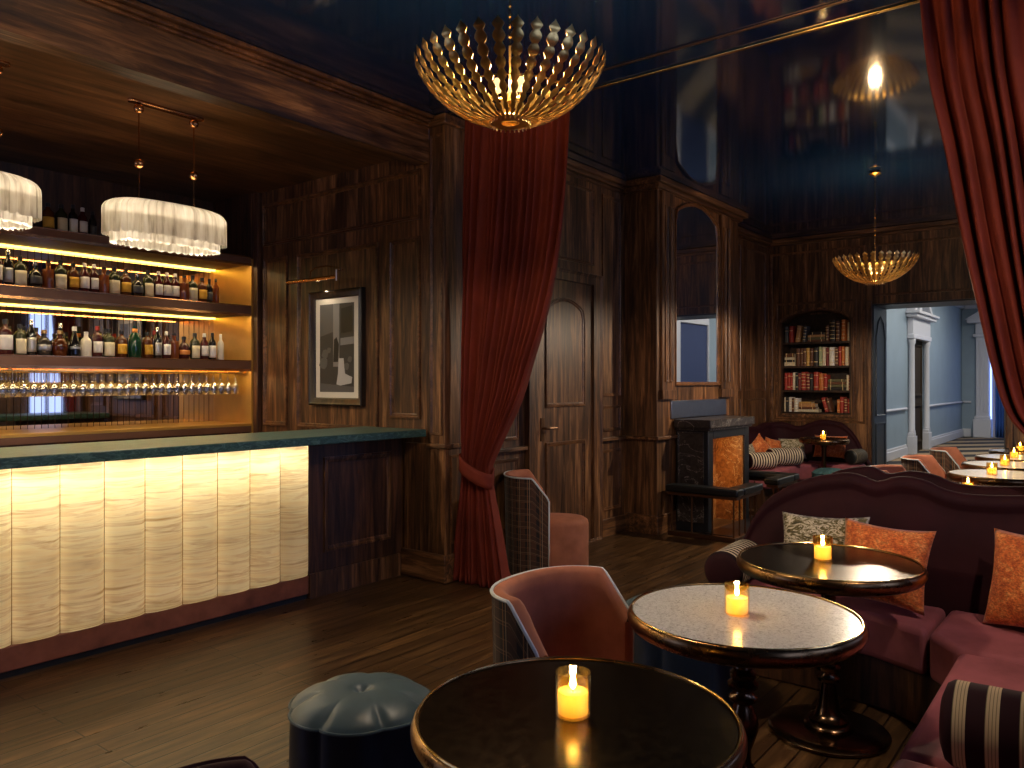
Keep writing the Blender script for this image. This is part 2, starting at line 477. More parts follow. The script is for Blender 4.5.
def thing(name, label, cat, loc=(0, 0, 0), rz=0., group=None):
    o = bpy.data.objects.new(name, None); col.objects.link(o); o.empty_display_size = .1
    o.location = loc; o.rotation_euler = (0, 0, rz)
    return tag(o, label, cat, group)
def tag(o, label, cat, group=None):
    o['label'] = label; o['category'] = cat; o['kind'] = 'thing'
    if group: o['group'] = group
    return o
def struct(bm, name, mats, parent=None, label=None, cat=None, **k):
    o = finish(bm, name, mats, parent, **k); 
    if parent is None:
        o['kind'] = 'structure'
        o['label'] = label; o['category'] = cat
    return o
def kids(o): return [c for c in bpy.data.objects if c.parent is o]
def dup(root, loc, rz=None, label=None, group=None, rot=None):
    def cp(o, par):
        c = o.copy(); col.objects.link(c)
        if par is not None: c.parent = par
        for ch in KIDS.get(o.name, ()): cp(ch, c)
        return c
    def index(o):
        KIDS[o.name] = kids(o)
        for ch in KIDS[o.name]: index(ch)
    if root.name not in KIDS: index(root)
    r = cp(root, None); r.location = loc
    if rz is not None: r.rotation_euler = (0, 0, rz)
    if label: r['label'] = label
    if group: r['group'] = group
    return r
KIDS = {}

def add_light(name, kind, loc, power, color=(1, .7, .4), size=.05, rot=(0, 0, 0), parent=None, **k):
    l = bpy.data.lights.new(name, kind); l.energy = power; l.color = color
    if kind == 'AREA':
        l.shape = 'RECTANGLE'; l.size = size[0]; l.size_y = size[1]
    else: l.shadow_soft_size = size
    for a, b in k.items(): setattr(l, a, b)
    o = bpy.data.objects.new(name, l); col.objects.link(o); o.location = loc; o.rotation_euler = rot
    if parent is not None: o.parent = parent
    return o

ORD = ['', 'first', 'second', 'third', 'fourth', 'fifth', 'sixth', 'seventh', 'eighth', 'ninth', 'tenth', 'eleventh', 'twelfth', 'thirteenth', 'fourteenth',
       'fifteenth', 'sixteenth', 'seventeenth', 'eighteenth', 'nineteenth', 'twentieth', 'twenty-first', 'twenty-second', 'twenty-third', 'twenty-fourth',
       'twenty-fifth', 'twenty-sixth', 'twenty-seventh', 'twenty-eighth', 'twenty-ninth', 'thirtieth']

# ------------------------------------------------------------------ camera (x runs along the bar, y across it)
YAW = math.atan2(616, 786)
cam = bpy.data.cameras.new('camera'); cam.sensor_width = 36; cam.lens = 786 / 1024 * 36; cam.shift_y = -2 / 1024
cam.clip_start = .02; cam.clip_end = 120
co = bpy.data.objects.new('camera', cam); col.objects.link(co)
co.location = (0, 0, 1.5); co.rotation_euler = (PI / 2, 0, YAW - PI / 2)
scn.camera = co

X, Y, Z = (1, 0, 0), (0, 1, 0), (0, 0, 1)
NX, NY = (-1, 0, 0), (0, -1, 0)

# ------------------------------------------------------------------ the setting
b = BM(); box(b, -2.7, 11.36, -2.7, 7.3, -.1, 0); struct(b, 'floor', 'floor', None, 'dark oak plank floor running along the bar', 'floor')
b = BM(); box(b, 11.36, 25.2, -1.2, 4.2, -.1, 0); struct(b, 'floor_hall', 'carpet', None, 'tan and black striped carpet in the pale blue hall', 'carpet')
b = BM(); box(b, -2.7, 11.7, -2.7, 4.22, 3.5, 3.6); struct(b, 'ceiling', 'ceiling', None, 'glossy navy lacquered ceiling over the lounge', 'ceiling')
b = BM(); box(b, -2.7, 4.36, 4.22, 7.3, 3.27, 3.36); struct(b, 'ceiling_bar', 'soffit_wood', None, 'lower wooden ceiling above the bar counter', 'ceiling')
b = BM(); box(b, -2.7, 4.30, 4.17, 4.30, 3.16, 3.499); beam = struct(b, 'trim_1', 'wood_u', None, 'deep wooden beam with a moulded top edge above the bar', 'beam')
b = BM()
for (d, z0, z1) in ((.030, 3.425, 3.445), (.05, 3.445, 3.47), (.085, 3.47, 3.499)): box(b, -2.7, 4.30, 4.17 - d, 4.171, z0, z1)
finish(b, 'cornice', 'moulding', beam, bevel=.006)

# wall behind the framed picture, with its panel mouldings
b = BM(); box(b, 4.35, 4.6, 4.17, 7.3, 0, 3.499); wp = struct(b, 'wall_picture_side', 'wood', None, 'panelled walnut wall where the framed picture hangs', 'wall')
b = BM()
O = (4.35, 0, 0)   # in-plane axes: -y, z ; normal -x
def on_picture_wall(y1, y0, z0, z1, w=.04): mould(b, rect(-y1, -y0, z0, z1), O, NY, Z, NX, w, .018)
on_picture_wall(6.36, 4.30, 2.76, 3.15)
on_picture_wall(6.345, 5.99, 1.10, 2.645); on_picture_wall(5.84, 4.78, 1.10, 2.635); on_picture_wall(4.645, 4.305, 1.215, 2.63)
finish(b, 'panel_moulding', 'moulding', wp)

# corner post between the bar and the curtain
b = BM(); box(b, 4.30, 4.6, 4.005, 4.172, 0, 3.499); box(b, 4.302, 4.6, 4.17, 4.44, 0, 1.03)
post = struct(b, 'trim_2', 'wood', None, 'walnut corner post between the bar and the red curtain', 'post', bevel=.004)
b = BM(); box(b, 4.275, 4.6, 3.985, 4.45, 0, .21); finish(b, 'plinth', 'wood_v', post, bevel=.008)
b = BM(); box(b, 4.28, 4.6, 3.99, 4.18, 1.0, 1.035); finish(b, 'rail', 'wood_v', post, bevel=.006)
b = BM(); box(b, 4.27, 4.6, 3.975, 4.18, 3.42, 3.498); finish(b, 'capital', 'wood_v', post, bevel=.012)
b = BM(); mould(b, rect(-4.15, -4.03, 1.1, 3.36), (4.30, 0, 0), NY, Z, NX, .02, .008)
mould(b, rect(4.36, 4.55, .28, .95), (0, 4.005, 0), X, Z, NY, .02, .008)
finish(b, 'panel_moulding', 'moulding', post)

# far room: left wall with the panelled door
b = BM(); box(b, 4.6, 11.0, 4.0, 4.2, 0, 3.499); wl = struct(b, 'wall_left', 'wood', None, 'dark panelled walnut wall with the closed door', 'wall')
b = BM()
O = (0, 4.0, 0)
def on_left(x0, x1, z0, z1, w=.03, t=.012): mould(b, rect(x0, x1, z0, z1), O, X, Z, NY, w, t)
on_left(4.75, 5.18, .3, .87); on_left(4.75, 5.18, 1.02, 3.3)
on_left(5.34, 6.36, 2.6, 3.32)
on_left(6.51, 6.86, .25, .84); on_left(6.51, 6.86, 1.02, 1.27); on_left(6.51, 6.86, 1.36, 3.32)
on_left(9.1, 9.95, 1.38, 3.3); on_left(10.1, 10.85, 1.38, 3.3); on_left(9.1, 9.95, .3, 1.28); on_left(10.1, 10.85, .3, 1.28)
finish(b, 'panel_moulding', 'moulding', wl)
b = BM(); box(b, 4.6, 5.26, 3.95, 4.0, .93, .965); box(b, 6.45, 6.95, 3.95, 4.0, .93, .965); finish(b, 'chair_rail', 'wood_u', wl, bevel=.006)
b = BM()
for (d, z0, z1) in ((.02, 3.38, 3.40), (.04, 3.42, 3.45), (.075, 3.45, 3.498)):
    box(b, 4.6, 6.93, 4.0 - d, 4.0, z0, z1); box(b, 8.97, 11., 4.0 - d, 4.0, z0, z1)
finish(b, 'cornice', 'wood_u', wl, bevel=.004)
b = BM(); box(b, 4.6, 5.26, 3.975, 4.0, 0, .17); box(b, 6.45, 6.95, 3.975, 4.0, 0, .17); box(b, 8.97, 11., 3.975, 4.0, 0, .17)
struct(b, 'baseboard_left', 'wood_u', None, 'walnut baseboard along the door wall', 'baseboard', bevel=.005)

b = BM(); box(b, 5.40, 6.30, 3.982, 3.999, .01, 2.41); dr = struct(b, 'door_1', 'wood', None, 'closed walnut door with an arched upper panel', 'door')
b = BM(); mould(b, arch_rect(5.55, 6.17, 1.28, 2.26, .2), (0, 3.982, 0), X, Z, NY, .035, .014); mould(b, rect(5.55, 6.17, .12, .97), (0, 3.982, 0), X, Z, NY, .035, .014)
finish(b, 'panel_moulding', 'moulding', dr)
b = BM()
for (x0, x1, z0, z1) in ((5.28, 5.40, 0, 2.5), (6.30, 6.43, 0, 2.5), (5.40, 6.30, 2.41, 2.5)): box(b, x0, x1, 3.955, 3.999, z0, z1)
mould(b, rect(5.27, 6.44, 0, 2.51), (0, 3.956, 0), X, Z, NY, .03, .012)
finish(b, 'door_frame', 'wood', dr, bevel=.004)
b = BM(); box(b, 5.475, 5.525, 3.972, 3.983, .99, 1.19); tube(b, [(5.5, 3.975, 1.1), (5.5, 3.93, 1.1), (5.52, 3.915, 1.1), (5.63, 3.915, 1.1)], .011, 8)
finish(b, 'door_handle', 'iron', dr)

# chimney breast with fluted pilasters, arched mirror
b = BM(); box(b, 6.93, 8.97, 3.63, 3.999, 0, 3.499); br = struct(b, 'wall_chimney_breast', 'wood', None, 'walnut chimney breast with an arched mirror over the fireplace', 'wall', bevel=.004)
b = BM()
for (d, z0, z1) in ((.02, 3.385, 3.40), (.045, 3.40, 3.44), (.09, 3.44, 3.498)): box(b, 6.93 - d, 8.97 + d, 3.63 - d, 3.98, z0, z1)
finish(b, 'cornice', 'wood_u', br, bevel=.005)
for x0 in (6.99, 8.42):
    b = BM(); box(b, x0, x0 + .27, 3.60, 3.631, 1.36, 3.385); box(b, x0 - .015, x0 + .285, 3.585, 3.631, 1.33, 1.42)
    for k in (0, 1): mould(b, rect(x0 + .05 + k * .10, x0 + .12 + k * .10, 1.5, 3.25), (0, 3.60, 0), X, Z, NY, .02, .012)
    finish(b, 'fluted_pilaster', 'wood', br, bevel=.003)
b = BM(); box(b, 6.88, 9.02, 3.59, 3.99, .93, .965); finish(b, 'chair_rail', 'wood_u', br, bevel=.006)
b = BM(); box(b, 6.91, 8.99, 3.61, 3.98, 0, .19); finish(b, 'base', 'wood_u', br, bevel=.006)
arch = arch_rect(7.31, 8.35, 1.50, 3.36, .26, 14)
b = BM(); outer = rect(7.27, 8.40, 1.44, 3.385)
mould(b, inset(arch, -.035), (0, 3.628, 0), X, Z, NY, .04, .03); finish(b, 'arch_moulding', 'moulding', br)
b = BM(); prism(b, arch, 0, .012, (0, 3.631, 0), X, Z, NY)
mir = tag(finish(b, 'arched_mirror', 'mirror', smooth=False), 'tall arched mirror set above the dark marble fireplace', 'mirror')
b = BM(); box(b, 7.21, 8.58, 3.612, 3.631, 1.131, 1.31)
tag(finish(b, 'steel_panel', 'blue_steel', bevel=.003), 'blue-grey reflecting panel on the wall just above the mantel shelf', 'panel')

# back wall with bookcase niche and doorway
b = BM()
for (y0, y1, z0, z1) in ((3.83, 4.2, 0, 3.499), (2.64, 2.90, 0, 3.499), (2.90, 3.83, 0, 1.06), (2.90, 3.83, 2.50, 3.499), (1.144, 2.64, 2.52, 3.499), (-2.7, 1.144, 0, 3.499)):
    box(b, 11.0, 11.7, y0, y1, z0, z1)
box(b, 11.34, 11.7, 2.90, 3.83, 1.06, 2.50)
n = 12                                            # the arch over the niche
pts = [(-3.83, 2.50), (-3.83, 2.33)] + [(-3.83 + .93 * i / n, 2.33 + .15 * math.sin(PI * i / n) ** .7) for i in range(n + 1)] + [(-2.90, 2.50)]
pts = [pts[0]] + [p for i, p in enumerate(pts[1:]) if i != 1]
prism(b, pts, 0, .30, (11.30, 0, 0), NY, Z, NX)
wb = struct(b, 'wall_back', 'wood', None, 'dark panelled back wall with a bookcase niche and a doorway', 'wall')
b = BM(); O = (11.0, 0, 0)
mould(b, rect(-3.98, -2.72, .95, 3.3), O, NY, Z, NX, .03, .012)
mould(b, rect(-3.90, -2.83, .99, 2.6), O, NY, Z, NX, .03, .012)
mould(b, rect(-2.60, -1.19, 2.62, 3.3), O, NY, Z, NX, .03, .012)
mould(b, rect(-2.70, -2.64, .15, 2.56), O, NY, Z, NX, .012, .02); mould(b, rect(-1.144, -1.07, .15, 2.56), O, NY, Z, NX, .012, .02)
finish(b, 'panel_moulding', 'moulding', wb)
b = BM()
for (d, z0, z1) in ((.03, 3.40, 3.44), (.07, 3.44, 3.498)): box(b, 11. - d, 11.0, -2.7, 4.0, z0, z1)
finish(b, 'cornice', 'wood_v', wb, bevel=.005)
b = BM(); box(b, 11.02, 11.71, 2.618, 2.64, 0, 2.52); box(b, 11.02, 11.71, 1.144, 1.166, 0, 2.52); box(b, 11.02, 11.71, 1.166, 2.618, 2.5, 2.52)
mould(b, [(11.12, 1.05), (11.6, 1.05), (11.6, 2.1), (11.5, 2.3), (11.36, 2.38), (11.22, 2.3), (11.12, 2.1)], (0, 2.618, 0), X, Z, NY, .025, .012); mould(b, rect(11.12, 11.6, .15, .95), (0, 2.618, 0), X, Z, NY, .025, .012)
struct(b, 'trim_3', 'jamb', None, 'slate blue panelled lining of the doorway to the hall', 'door lining')

# the two sides the camera does not face, with their windows
def wall_with_windows(name, label, axis, at, lo, hi, holes, z0, z1, thick):
    b = BM()
    def seg(a, c, za, zb):
        if axis == 'x': box(b, a, c, min(at, at + thick), max(at, at + thick), za, zb)
        else: box(b, min(at, at + thick), max(at, at + thick), a, c, za, zb)
    p = lo
    for (a, c) in holes:
        seg(p, a, 0, 3.499); seg(a, c, 0, z0); seg(a, c, z1, 3.499); p = c
    seg(p, hi, 0, 3.499)
    return struct(b, name, 'wood', None, label, 'wall')
wall_with_windows('wall_right', 'walnut wall with dusk windows behind the banquettes', 'x', -2.6, -2.7, 11., [(.2, 1.7), (2.5, 4.0), (6.2, 6.9), (7.6, 8.8)], .8, 3.0, -.1)
wall_with_windows('wall_front', 'walnut wall with dusk windows facing the lounge', 'y', -2.6, -2.6, 7.3, [(5.0, 6.3)], .8, 2.8, -.1)
k = 0
for (axis, at, a, c) in (('x', -2.6, .2, 1.7), ('x', -2.6, 2.5, 4.0), ('x', -2.6, 6.2, 6.9), ('x', -2.6, 7.6, 8.8), ('y', -2.6, 5.0, 6.3)):
    k += 1; b = BM()
    ZT = 3.0 if axis == 'x' else 2.8
    for (p, q, z0, z1) in ((a, a + .05, .8, ZT), (c - .05, c, .8, ZT), (a + .05, c - .05, .8, .86), (a + .05, c - .05, ZT - .06, ZT), ((a + c) / 2 - .02, (a + c) / 2 + .02, .86, ZT - .06), (a + .05, c - .05, 1.9, 1.94)):
        if axis == 'x': box(b, p, q, at - .07, at - .02, z0, z1)
        else: box(b, at - .07, at - .02, p, q, z0, z1)
    w = struct(b, 'window_%d' % k, 'wood_dark', None, 'tall dusk window in the %s' % (('side wall, window %d along it' % k) if axis == 'x' else 'end wall of the bar'), 'window', bevel=.004)
    if axis == 'x': add_light('window_daylight', 'AREA', ((a + c) / 2, at - .09, 1.9), 1., (.28, .42, 1.), (c - a, 2.2), (-PI / 2, 0, 0), w).data.cycles.is_portal = True
    else: add_light('window_daylight', 'AREA', (at - .09, (a + c) / 2, 1.8), 1., (.28, .42, 1.), (2., c - a), (0, -PI / 2, 0), w).data.cycles.is_portal = True

# slim gilded strips across the ceiling where the curtains run
b = BM(); box(b, 4.305, 4.322, -2.6, 4.0, 3.488, 3.4995); struct(b, 'trim_4', 'iron', None, 'thin gilded ceiling strip on the lounge side of the curtains', 'ceiling strip', bevel=.004)
b = BM(); box(b, 4.535, 4.558, -2.6, 3.99, 3.485, 3.4995); struct(b, 'trim_5', 'brass', None, 'wider gilded ceiling strip on the far side of the curtains', 'ceiling strip', bevel=.006)

# ------------------------------------------------------------------ the pale blue hall beyond the doorway
b = BM(); box(b, 11.7, 18.05, 3.6, 3.7, 0, 3.75); box(b, 19.4, 24.8, 3.6, 3.7, 0, 3.75); box(b, 18.05, 19.4, 3.6, 3.7, 2.5, 3.75)
hl = struct(b, 'wall_hall_left', 'hall_wall', None, 'pale blue hall wall with a white chair rail', 'wall')
b = BM()
for (x0, x1) in ((11.7, 17.7), (19.72, 24.7)):
    box(b, x0, x1, 3.56, 3.6, .93, .98); box(b, x0, x1, 3.545, 3.6, .945, .965); box(b, x0, x1, 3.57, 3.6, 0, .22); box(b, x0, x1, 3.555, 3.6, 0, .17)
box(b, 11.7, 24.7, 3.45, 3.6, 3.62, 3.75); box(b, 11.7, 24.7, 3.52, 3.6, 3.5, 3.62)
finish(b, 'white_trim', 'white_paint', hl, bevel=.01)
b = BM(); box(b, 24.7, 24.8, 2.95, 3.6, 0, 3.75); box(b, 24.7, 24.8, -1.2, 1.5, 0, 3.75); box(b, 24.7, 24.8, 1.5, 2.95, 2.9, 3.75)
he = struct(b, 'wall_hall_end', 'hall_wall', None, 'pale blue end wall of the hall', 'wall')
b = BM(); box(b, 24.66, 24.7, 3.38, 3.6, .93, .98); box(b, 24.66, 24.7, 3.38, 3.6, 0, .22); box(b, 24.55, 24.7, -1.2, 3.6, 3.6, 3.75); box(b, 24.62, 24.7, -1.2, 3.6, 3.5, 3.6)
finish(b, 'white_trim', 'white_paint', he, bevel=.01)
b = BM(); box(b, 11.7, 24.8, .0, .1, 0, 3.75); hr = struct(b, 'wall_hall_right', 'hall_wall', None, 'pale blue hall wall opposite the door surround', 'wall')
b = BM(); box(b, 11.7, 24.7, .1, .14, .93, .98); box(b, 11.7, 24.7, .1, .13, 0, .2); finish(b, 'white_trim', 'white_paint', hr)
b = BM(); box(b, 14.45, 15.78, .1, .16, 0, 2.7); d3 = struct(b, 'door_3', 'navy_cloth', None, 'navy door in the hall seen in the arched mirror', 'door')
b = BM(); box(b, 14.16, 14.449, .1, .2, 0, 2.95); box(b, 15.781, 15.82, .1, .2, 0, 2.95); box(b, 14.45, 15.78, .1, .2, 2.701, 2.95); finish(b, 'door_frame', 'white_paint', d3, bevel=.01)
b = BM(); box(b, 11.7, 24.8, 0, 3.7, 3.75, 3.85); struct(b, 'ceiling_hall', 'hall_ceiling', None, 'white ceiling of the hall', 'ceiling')

b = BM(); box(b, 18.05, 19.4, 3.601, 3.64, 0, 2.5); d2 = struct(b, 'door_2', 'dark_door', None, 'tall dark brown door in the hall', 'door')
b = BM(); mould(b, rect(18.2, 19.25, .2, 1.), (0, 3.601, 0), X, Z, NY, .05, .03); mould(b, rect(18.2, 19.25, 1.2, 2.3), (0, 3.601, 0), X, Z, NY, .05, .03); finish(b, 'door_panel', 'dark_door', d2)
sr = thing('trim_6', 'white classical door surround with broken pediment in the hall', 'door surround', (18.85, 3.6, 0)); sr['kind'] = 'structure'
def at_surround(bm, x0, x1, y0, y1, z0, z1): box(bm, x0 - 18.85, x1 - 18.85, y0 - 3.6, y1 - 3.6, z0, z1)
for xc in (17.98, 19.52):
    b = BM(); at_surround(b, xc - .15, xc + .15, 3.46, 3.599, 0, .38); at_surround(b, xc - .12, xc + .12, 3.48, 3.599, .38, .45)
    finish(b, 'plinth', 'white_paint', sr, bevel=.01)
    b = BM(); lathe(b, [(.085, .45), (.092, .48), (.078, .51), (.072, 2.27), (.09, 2.3), (.1, 2.36), (.1, 2.4)], 20, (xc - 18.85, 3.54 - 3.6, 0), 1., .8); finish(b, 'column', 'white_paint', sr)
b = BM(); at_surround(b, 17.84, 19.66, 3.46, 3.599, 2.4, 2.5); at_surround(b, 17.86, 19.64, 3.48, 3.599, 2.5, 2.84); at_surround(b, 17.74, 19.78, 3.38, 3.599, 2.84, 2.91); at_surround(b, 17.68, 19.84, 3.33, 3.599, 2.91, 2.97)
finish(b, 'entablature', 'white_paint', sr, bevel=.012)
for s in (-1, 1):
    b = BM(); prism(b, [(s * 1.0, 2.97), (s * .8, 2.97), (s * .26, 3.34), (s * .16, 3.40), (s * .26, 3.48)][::s], -.16, -.002, (-.1, 0, 0), X, Z, Y); finish(b, 'pediment', 'white_paint', sr)
b = BM(); at_surround(b, 18.62, 18.88, 3.5, 3.599, 2.971, 3.3); finish(b, 'pediment_block', 'white_paint', sr, bevel=.02)

sr2 = thing('trim_7', 'white fluted pilaster with moulded cap at the end of the hall', 'pilaster', (24.7, 3.1, 0)); sr2['kind'] = 'structure'
b = BM(); box(b, -.24, 0, -.21, .21, 0, .5); box(b, -.2, 0, -.18, .18, .5, .58); finish(b, 'plinth', 'white_paint', sr2, bevel=.015)
b = BM(); box(b, -.15, 0, -.145, .145, .58, 2.72)
for k in range(3): mould(b, rect(-.12 + k * .085, -.05 + k * .085, .7, 2.6), (-.15, 0, 0), NY, Z, NX, .015, .012)
finish(b, 'shaft', 'white_paint', sr2)
b = BM(); box(b, -.22, 0, -.21, .21, 2.72, 2.8); box(b, -.17, 0, -.16, .16, 2.8, 3.1); box(b, -.34, 0, -.4, .34, 3.1, 3.2); prism(b, [(-.4, 3.2), (.42, 3.2), (.0, 3.45)], 0, .3, (0, 0, 0), NY, Z, NX)
finish(b, 'capital', 'white_paint', sr2, bevel=.012)
b = BM()
for (y0, y1, z0, z1) in ((1.5, 1.6, 0, 2.9), (2.78, 2.88, 0, 2.9), (1.6, 2.78, 2.78, 2.9), (1.6, 2.78, 0, .2), (2.15, 2.21, .2, 2.78)): box(b, 24.72, 24.8, y0, y1, z0, z1)
wn = struct(b, 'window_6', 'white_paint', None, 'tall window of dusk light at the end of the hall', 'window')
b = BM(); box(b, 24.79, 24.8, 1.5, 2.9, 0, 2.9); finish(b, 'pane', emit('dusk_window_light', (.05, .16, .6), .5), wn)
def drape(name, label, cat, x, y0, y1, z1, m, nf=7, amp=.03):
    b = BM(); grid(b, 90, 8, lambda s, t: V((x + amp * math.sin(s * nf * 2 * PI) * (.6 + .4 * t), y0 + (y1 - y0) * s, .03 + (z1 - .03) * (1 - t))))
    o = finish(b, name, m); md = o.modifiers.new('thick', 'SOLIDIFY'); md.thickness = .006
    return tag(o, label, cat)
drape('window_drape', 'deep blue drape hanging beside the hall end window', 'curtain', 24.45, 2.3, 2.78, 2.9, simple('deep_blue_drape', (.04, .12, .42), .8))
# ------------------------------------------------------------------ the bar
bar = thing('bar_counter', 'long bar front of glowing honey onyx panels ending in dark wood', 'bar', (1.5, 4.6, 0))
bo = V(bar.location)
def bfin(bm, name, mats, par=None, **k):
    bmesh.ops.translate(bm, verts=bm.verts[:], vec=-bo); return finish(bm, name, mats, par or bar, **k)
PW = .2295; X_END = 3.41
for k in range(12):
    x1 = X_END - k * PW; x0 = x1 - PW + .003
    b = BM()
    def flute(s, t, x0=x0, x1=x1):
        a = -1 + 2 * s
        bulge = .065 * (1 - abs(a) ** 3.2)
        end = min(1, min(t, 1 - t) / .045) ** .5
        return V((x0 + (x1 - x0) * s, 4.468 - bulge * (.5 + .5 * end), .165 + (1.082 - .165) * t))
    grid(b, 16, 24, flute)
    lo = [flute(i / 16, 0) for i in range(17)]
    vs = [b.verts.new(p) for p in lo]; b.faces.new(vs + [b.verts.new((x1, 4.47, .165)), b.verts.new((x0, 4.47, .165))])
    bmesh.ops.remove_doubles(b, verts=b.verts[:], dist=.0006)
    bfin(b, 'onyx_panel', 'onyx', angle=60)
for k in range(13):
    xs = min(X_END - .002, X_END - k * PW + .0015)
    b = BM(); box(b, xs - .0016, xs + .0016, 4.464, 4.476, .165, 1.08); bfin(b, 'joint_strip', 'brass', smooth=False)
b = BM(); box(b, X_END - 12 * PW, X_END, 4.455, 4.62, .035, .162); bfin(b, 'plinth', simple('copper_leather_plinth', (.26, .085, .05), .45, var=.35, vs=7.), bevel=.006)
b = BM(); box(b, X_END - 12 * PW, X_END, 4.475, 4.62, 0, .035); bfin(b, 'toe_kick', 'slate')
b = BM()                                          # light box behind the onyx
box(b, X_END - 12 * PW, X_END, 4.60, 4.63, .165, 1.08); box(b, X_END - 12 * PW, X_END, 4.475, 4.60, .166, .18)
bfin(b, 'light_box', 'white_paint', smooth=False)
b = BM(); box(b, X_END + .002, 4.298, 4.462, 4.75, .0, 1.08); wpnl = bfin(b, 'wood_panel', 'wood_dark')
b = BM(); mould(b, rect(3.54, 4.18, .30, .97), (0, 4.462, 0), X, Z, NY, .04, .014); box(b, X_END + .002, 4.27, 4.448, 4.463, 0.0, .17)
bfin(b, 'panel_moulding', 'wood', wpnl)
b = BM(); box(b, X_END - 12 * PW - .02, X_END - 12 * PW - .001, 4.44, 4.75, 0, 1.08); bfin(b, 'end_panel', 'wood_dark')
for k in range(4):
    add_light('onyx_light_strip', 'AREA', (X_END - .35 - k * .69 - bo.x, 4.54 - bo.y, 1.065), 2.9, (1., .86, .56), (.68, .06), (math.radians(-6), 0, 0), bar)
    add_light('onyx_lower_strip', 'AREA', (X_END - .35 - k * .69 - bo.x, 4.56 - bo.y, .2), .22, (1., .72, .46), (.68, .06), (PI, 0, 0), bar)
b = BM(); box(b, .66, 4.299, 4.195, 4.88, 1.085, 1.14)
tag(finish(b, 'marble_worktop', 'green_marble', bevel=.006), 'long dark green marble worktop lying along the glowing bar', 'countertop')

# back bar: shelves in a brass-lined, mirrored niche
bb = thing('back_bar', 'illuminated back bar with bottle shelves in a brass and mirror niche', 'back bar', (2.2, 6.8, 0))
bo = V(bb.location)
XR = 4.30
def bbf(bm, name, mats, **k): return bfin(bm, name, mats, bb, **k)
b = BM(); box(b, -2., XR - .02, 7.09, 7.119, 1.06, 2.62); bbf(b, 'mirror', 'strip_mirror', smooth=False)
b = BM(); box(b, -2., XR - .02, 7.09, 7.119, 2.62, 3.268); bbf(b, 'upper_back_panel', 'wood_dark', smooth=False)
b = BM(); box(b, XR - .02, XR + .048, 6.45, 7.119, 1.0, 2.65); bbf(b, 'brass_side_panel', 'brass_panel', smooth=False)
b = BM(); box(b, XR - .02, XR + .048, 6.45, 7.119, 2.65, 3.268); bbf(b, 'upper_side_panel', 'wood_dark', smooth=False)
b = BM(); box(b, XR - .002, XR + .048, 6.38, 6.449, 0, 3.268); bbf(b, 'side_frame', 'wood_dark', bevel=.004)
shelf_tops = {}
for nm, z0, z1, dep in (('upper', 2.595, 2.665, 0), ('middle', 2.125, 2.212, 0), ('lower', 1.612, 1.70, 0)):
    b = BM(); box(b, -2., XR - .021, 6.45, 7.02, z0, z1); sh = bbf(b, 'shelf', 'shelf_bronze', bevel=.004)
    sh['label'] = nm + ' bronze shelf of the back bar'
    b = BM(); box(b, -2., XR - .022, 6.446, 6.454, z0 - .012, z0 + .010); box(b, -2., XR - .022, 6.446, 6.452, z1 - .006, z1 + .002)
    fin = finish(b, 'brass_edge', 'copper_brass', sh, smooth=False)
    fin.data.transform(Matrix.Translation(-bo))
    b = BM(); box(b, -2., XR - .03, 7.036, 7.06, z0 - .012, z0 + .024)
    led = finish(b, 'light_strip', 'led', sh, smooth=False); led.data.transform(Matrix.Translation(-bo))
    b = BM(); box(b, -2., XR - .022, 7.02, 7.035, z0 + .03, z1); box(b, -2., XR - .022, 7.02, 7.09, z1 - .02, z1)
    cl = finish(b, 'back_edge', 'shelf_bronze', sh, smooth=False); cl.data.transform(Matrix.Translation(-bo))
    shelf_tops[nm] = z1
    for q in (0, 1): add_light('shelf_front_strip', 'AREA', (3.3 - 1.95 * q - bo.x, 6.478 - bo.y, z0 - .004), 4.2, (1., .70, .34), (1.9, .014), (math.radians(-12), 0, 0), bb)
b = BM(); box(b, -2., XR - .021, 6.452, 7.09, 1.09, 1.115); bbf(b, 'ledge', 'brass_panel', bevel=.002)
b = BM(); box(b, -2., XR - .021, 6.45, 7.08, 1.035, 1.0895); bbf(b, 'ledge_edge', 'shelf_bronze', bevel=.003)
b = BM(); box(b, -2., XR - .003, 6.47, 7.09, 0, 1.034); bbf(b, 'base_cabinet', 'wood_dark', smooth=False)
b = BM()
for k in range(3):
    for q in (-1, 1):
        yy = 6.56 + k * .13
        box(b, -2., XR - .03, yy + q * .018 - .006, yy + q * .018 + .006, 1.580, 1.585); box(b, -2., XR - .03, yy + q * .0375 - .003, yy + q * .0375 + .003, 1.580, 1.611)
bbf(b, 'glass_rail', 'brass', smooth=False)
b = BM(); box(b, -2., 4.34, 7.12, 7.3, 0, 3.268); struct(b, 'wall_bar_back', 'wood_dark', None, 'dark wall behind the bar shelves', 'wall')

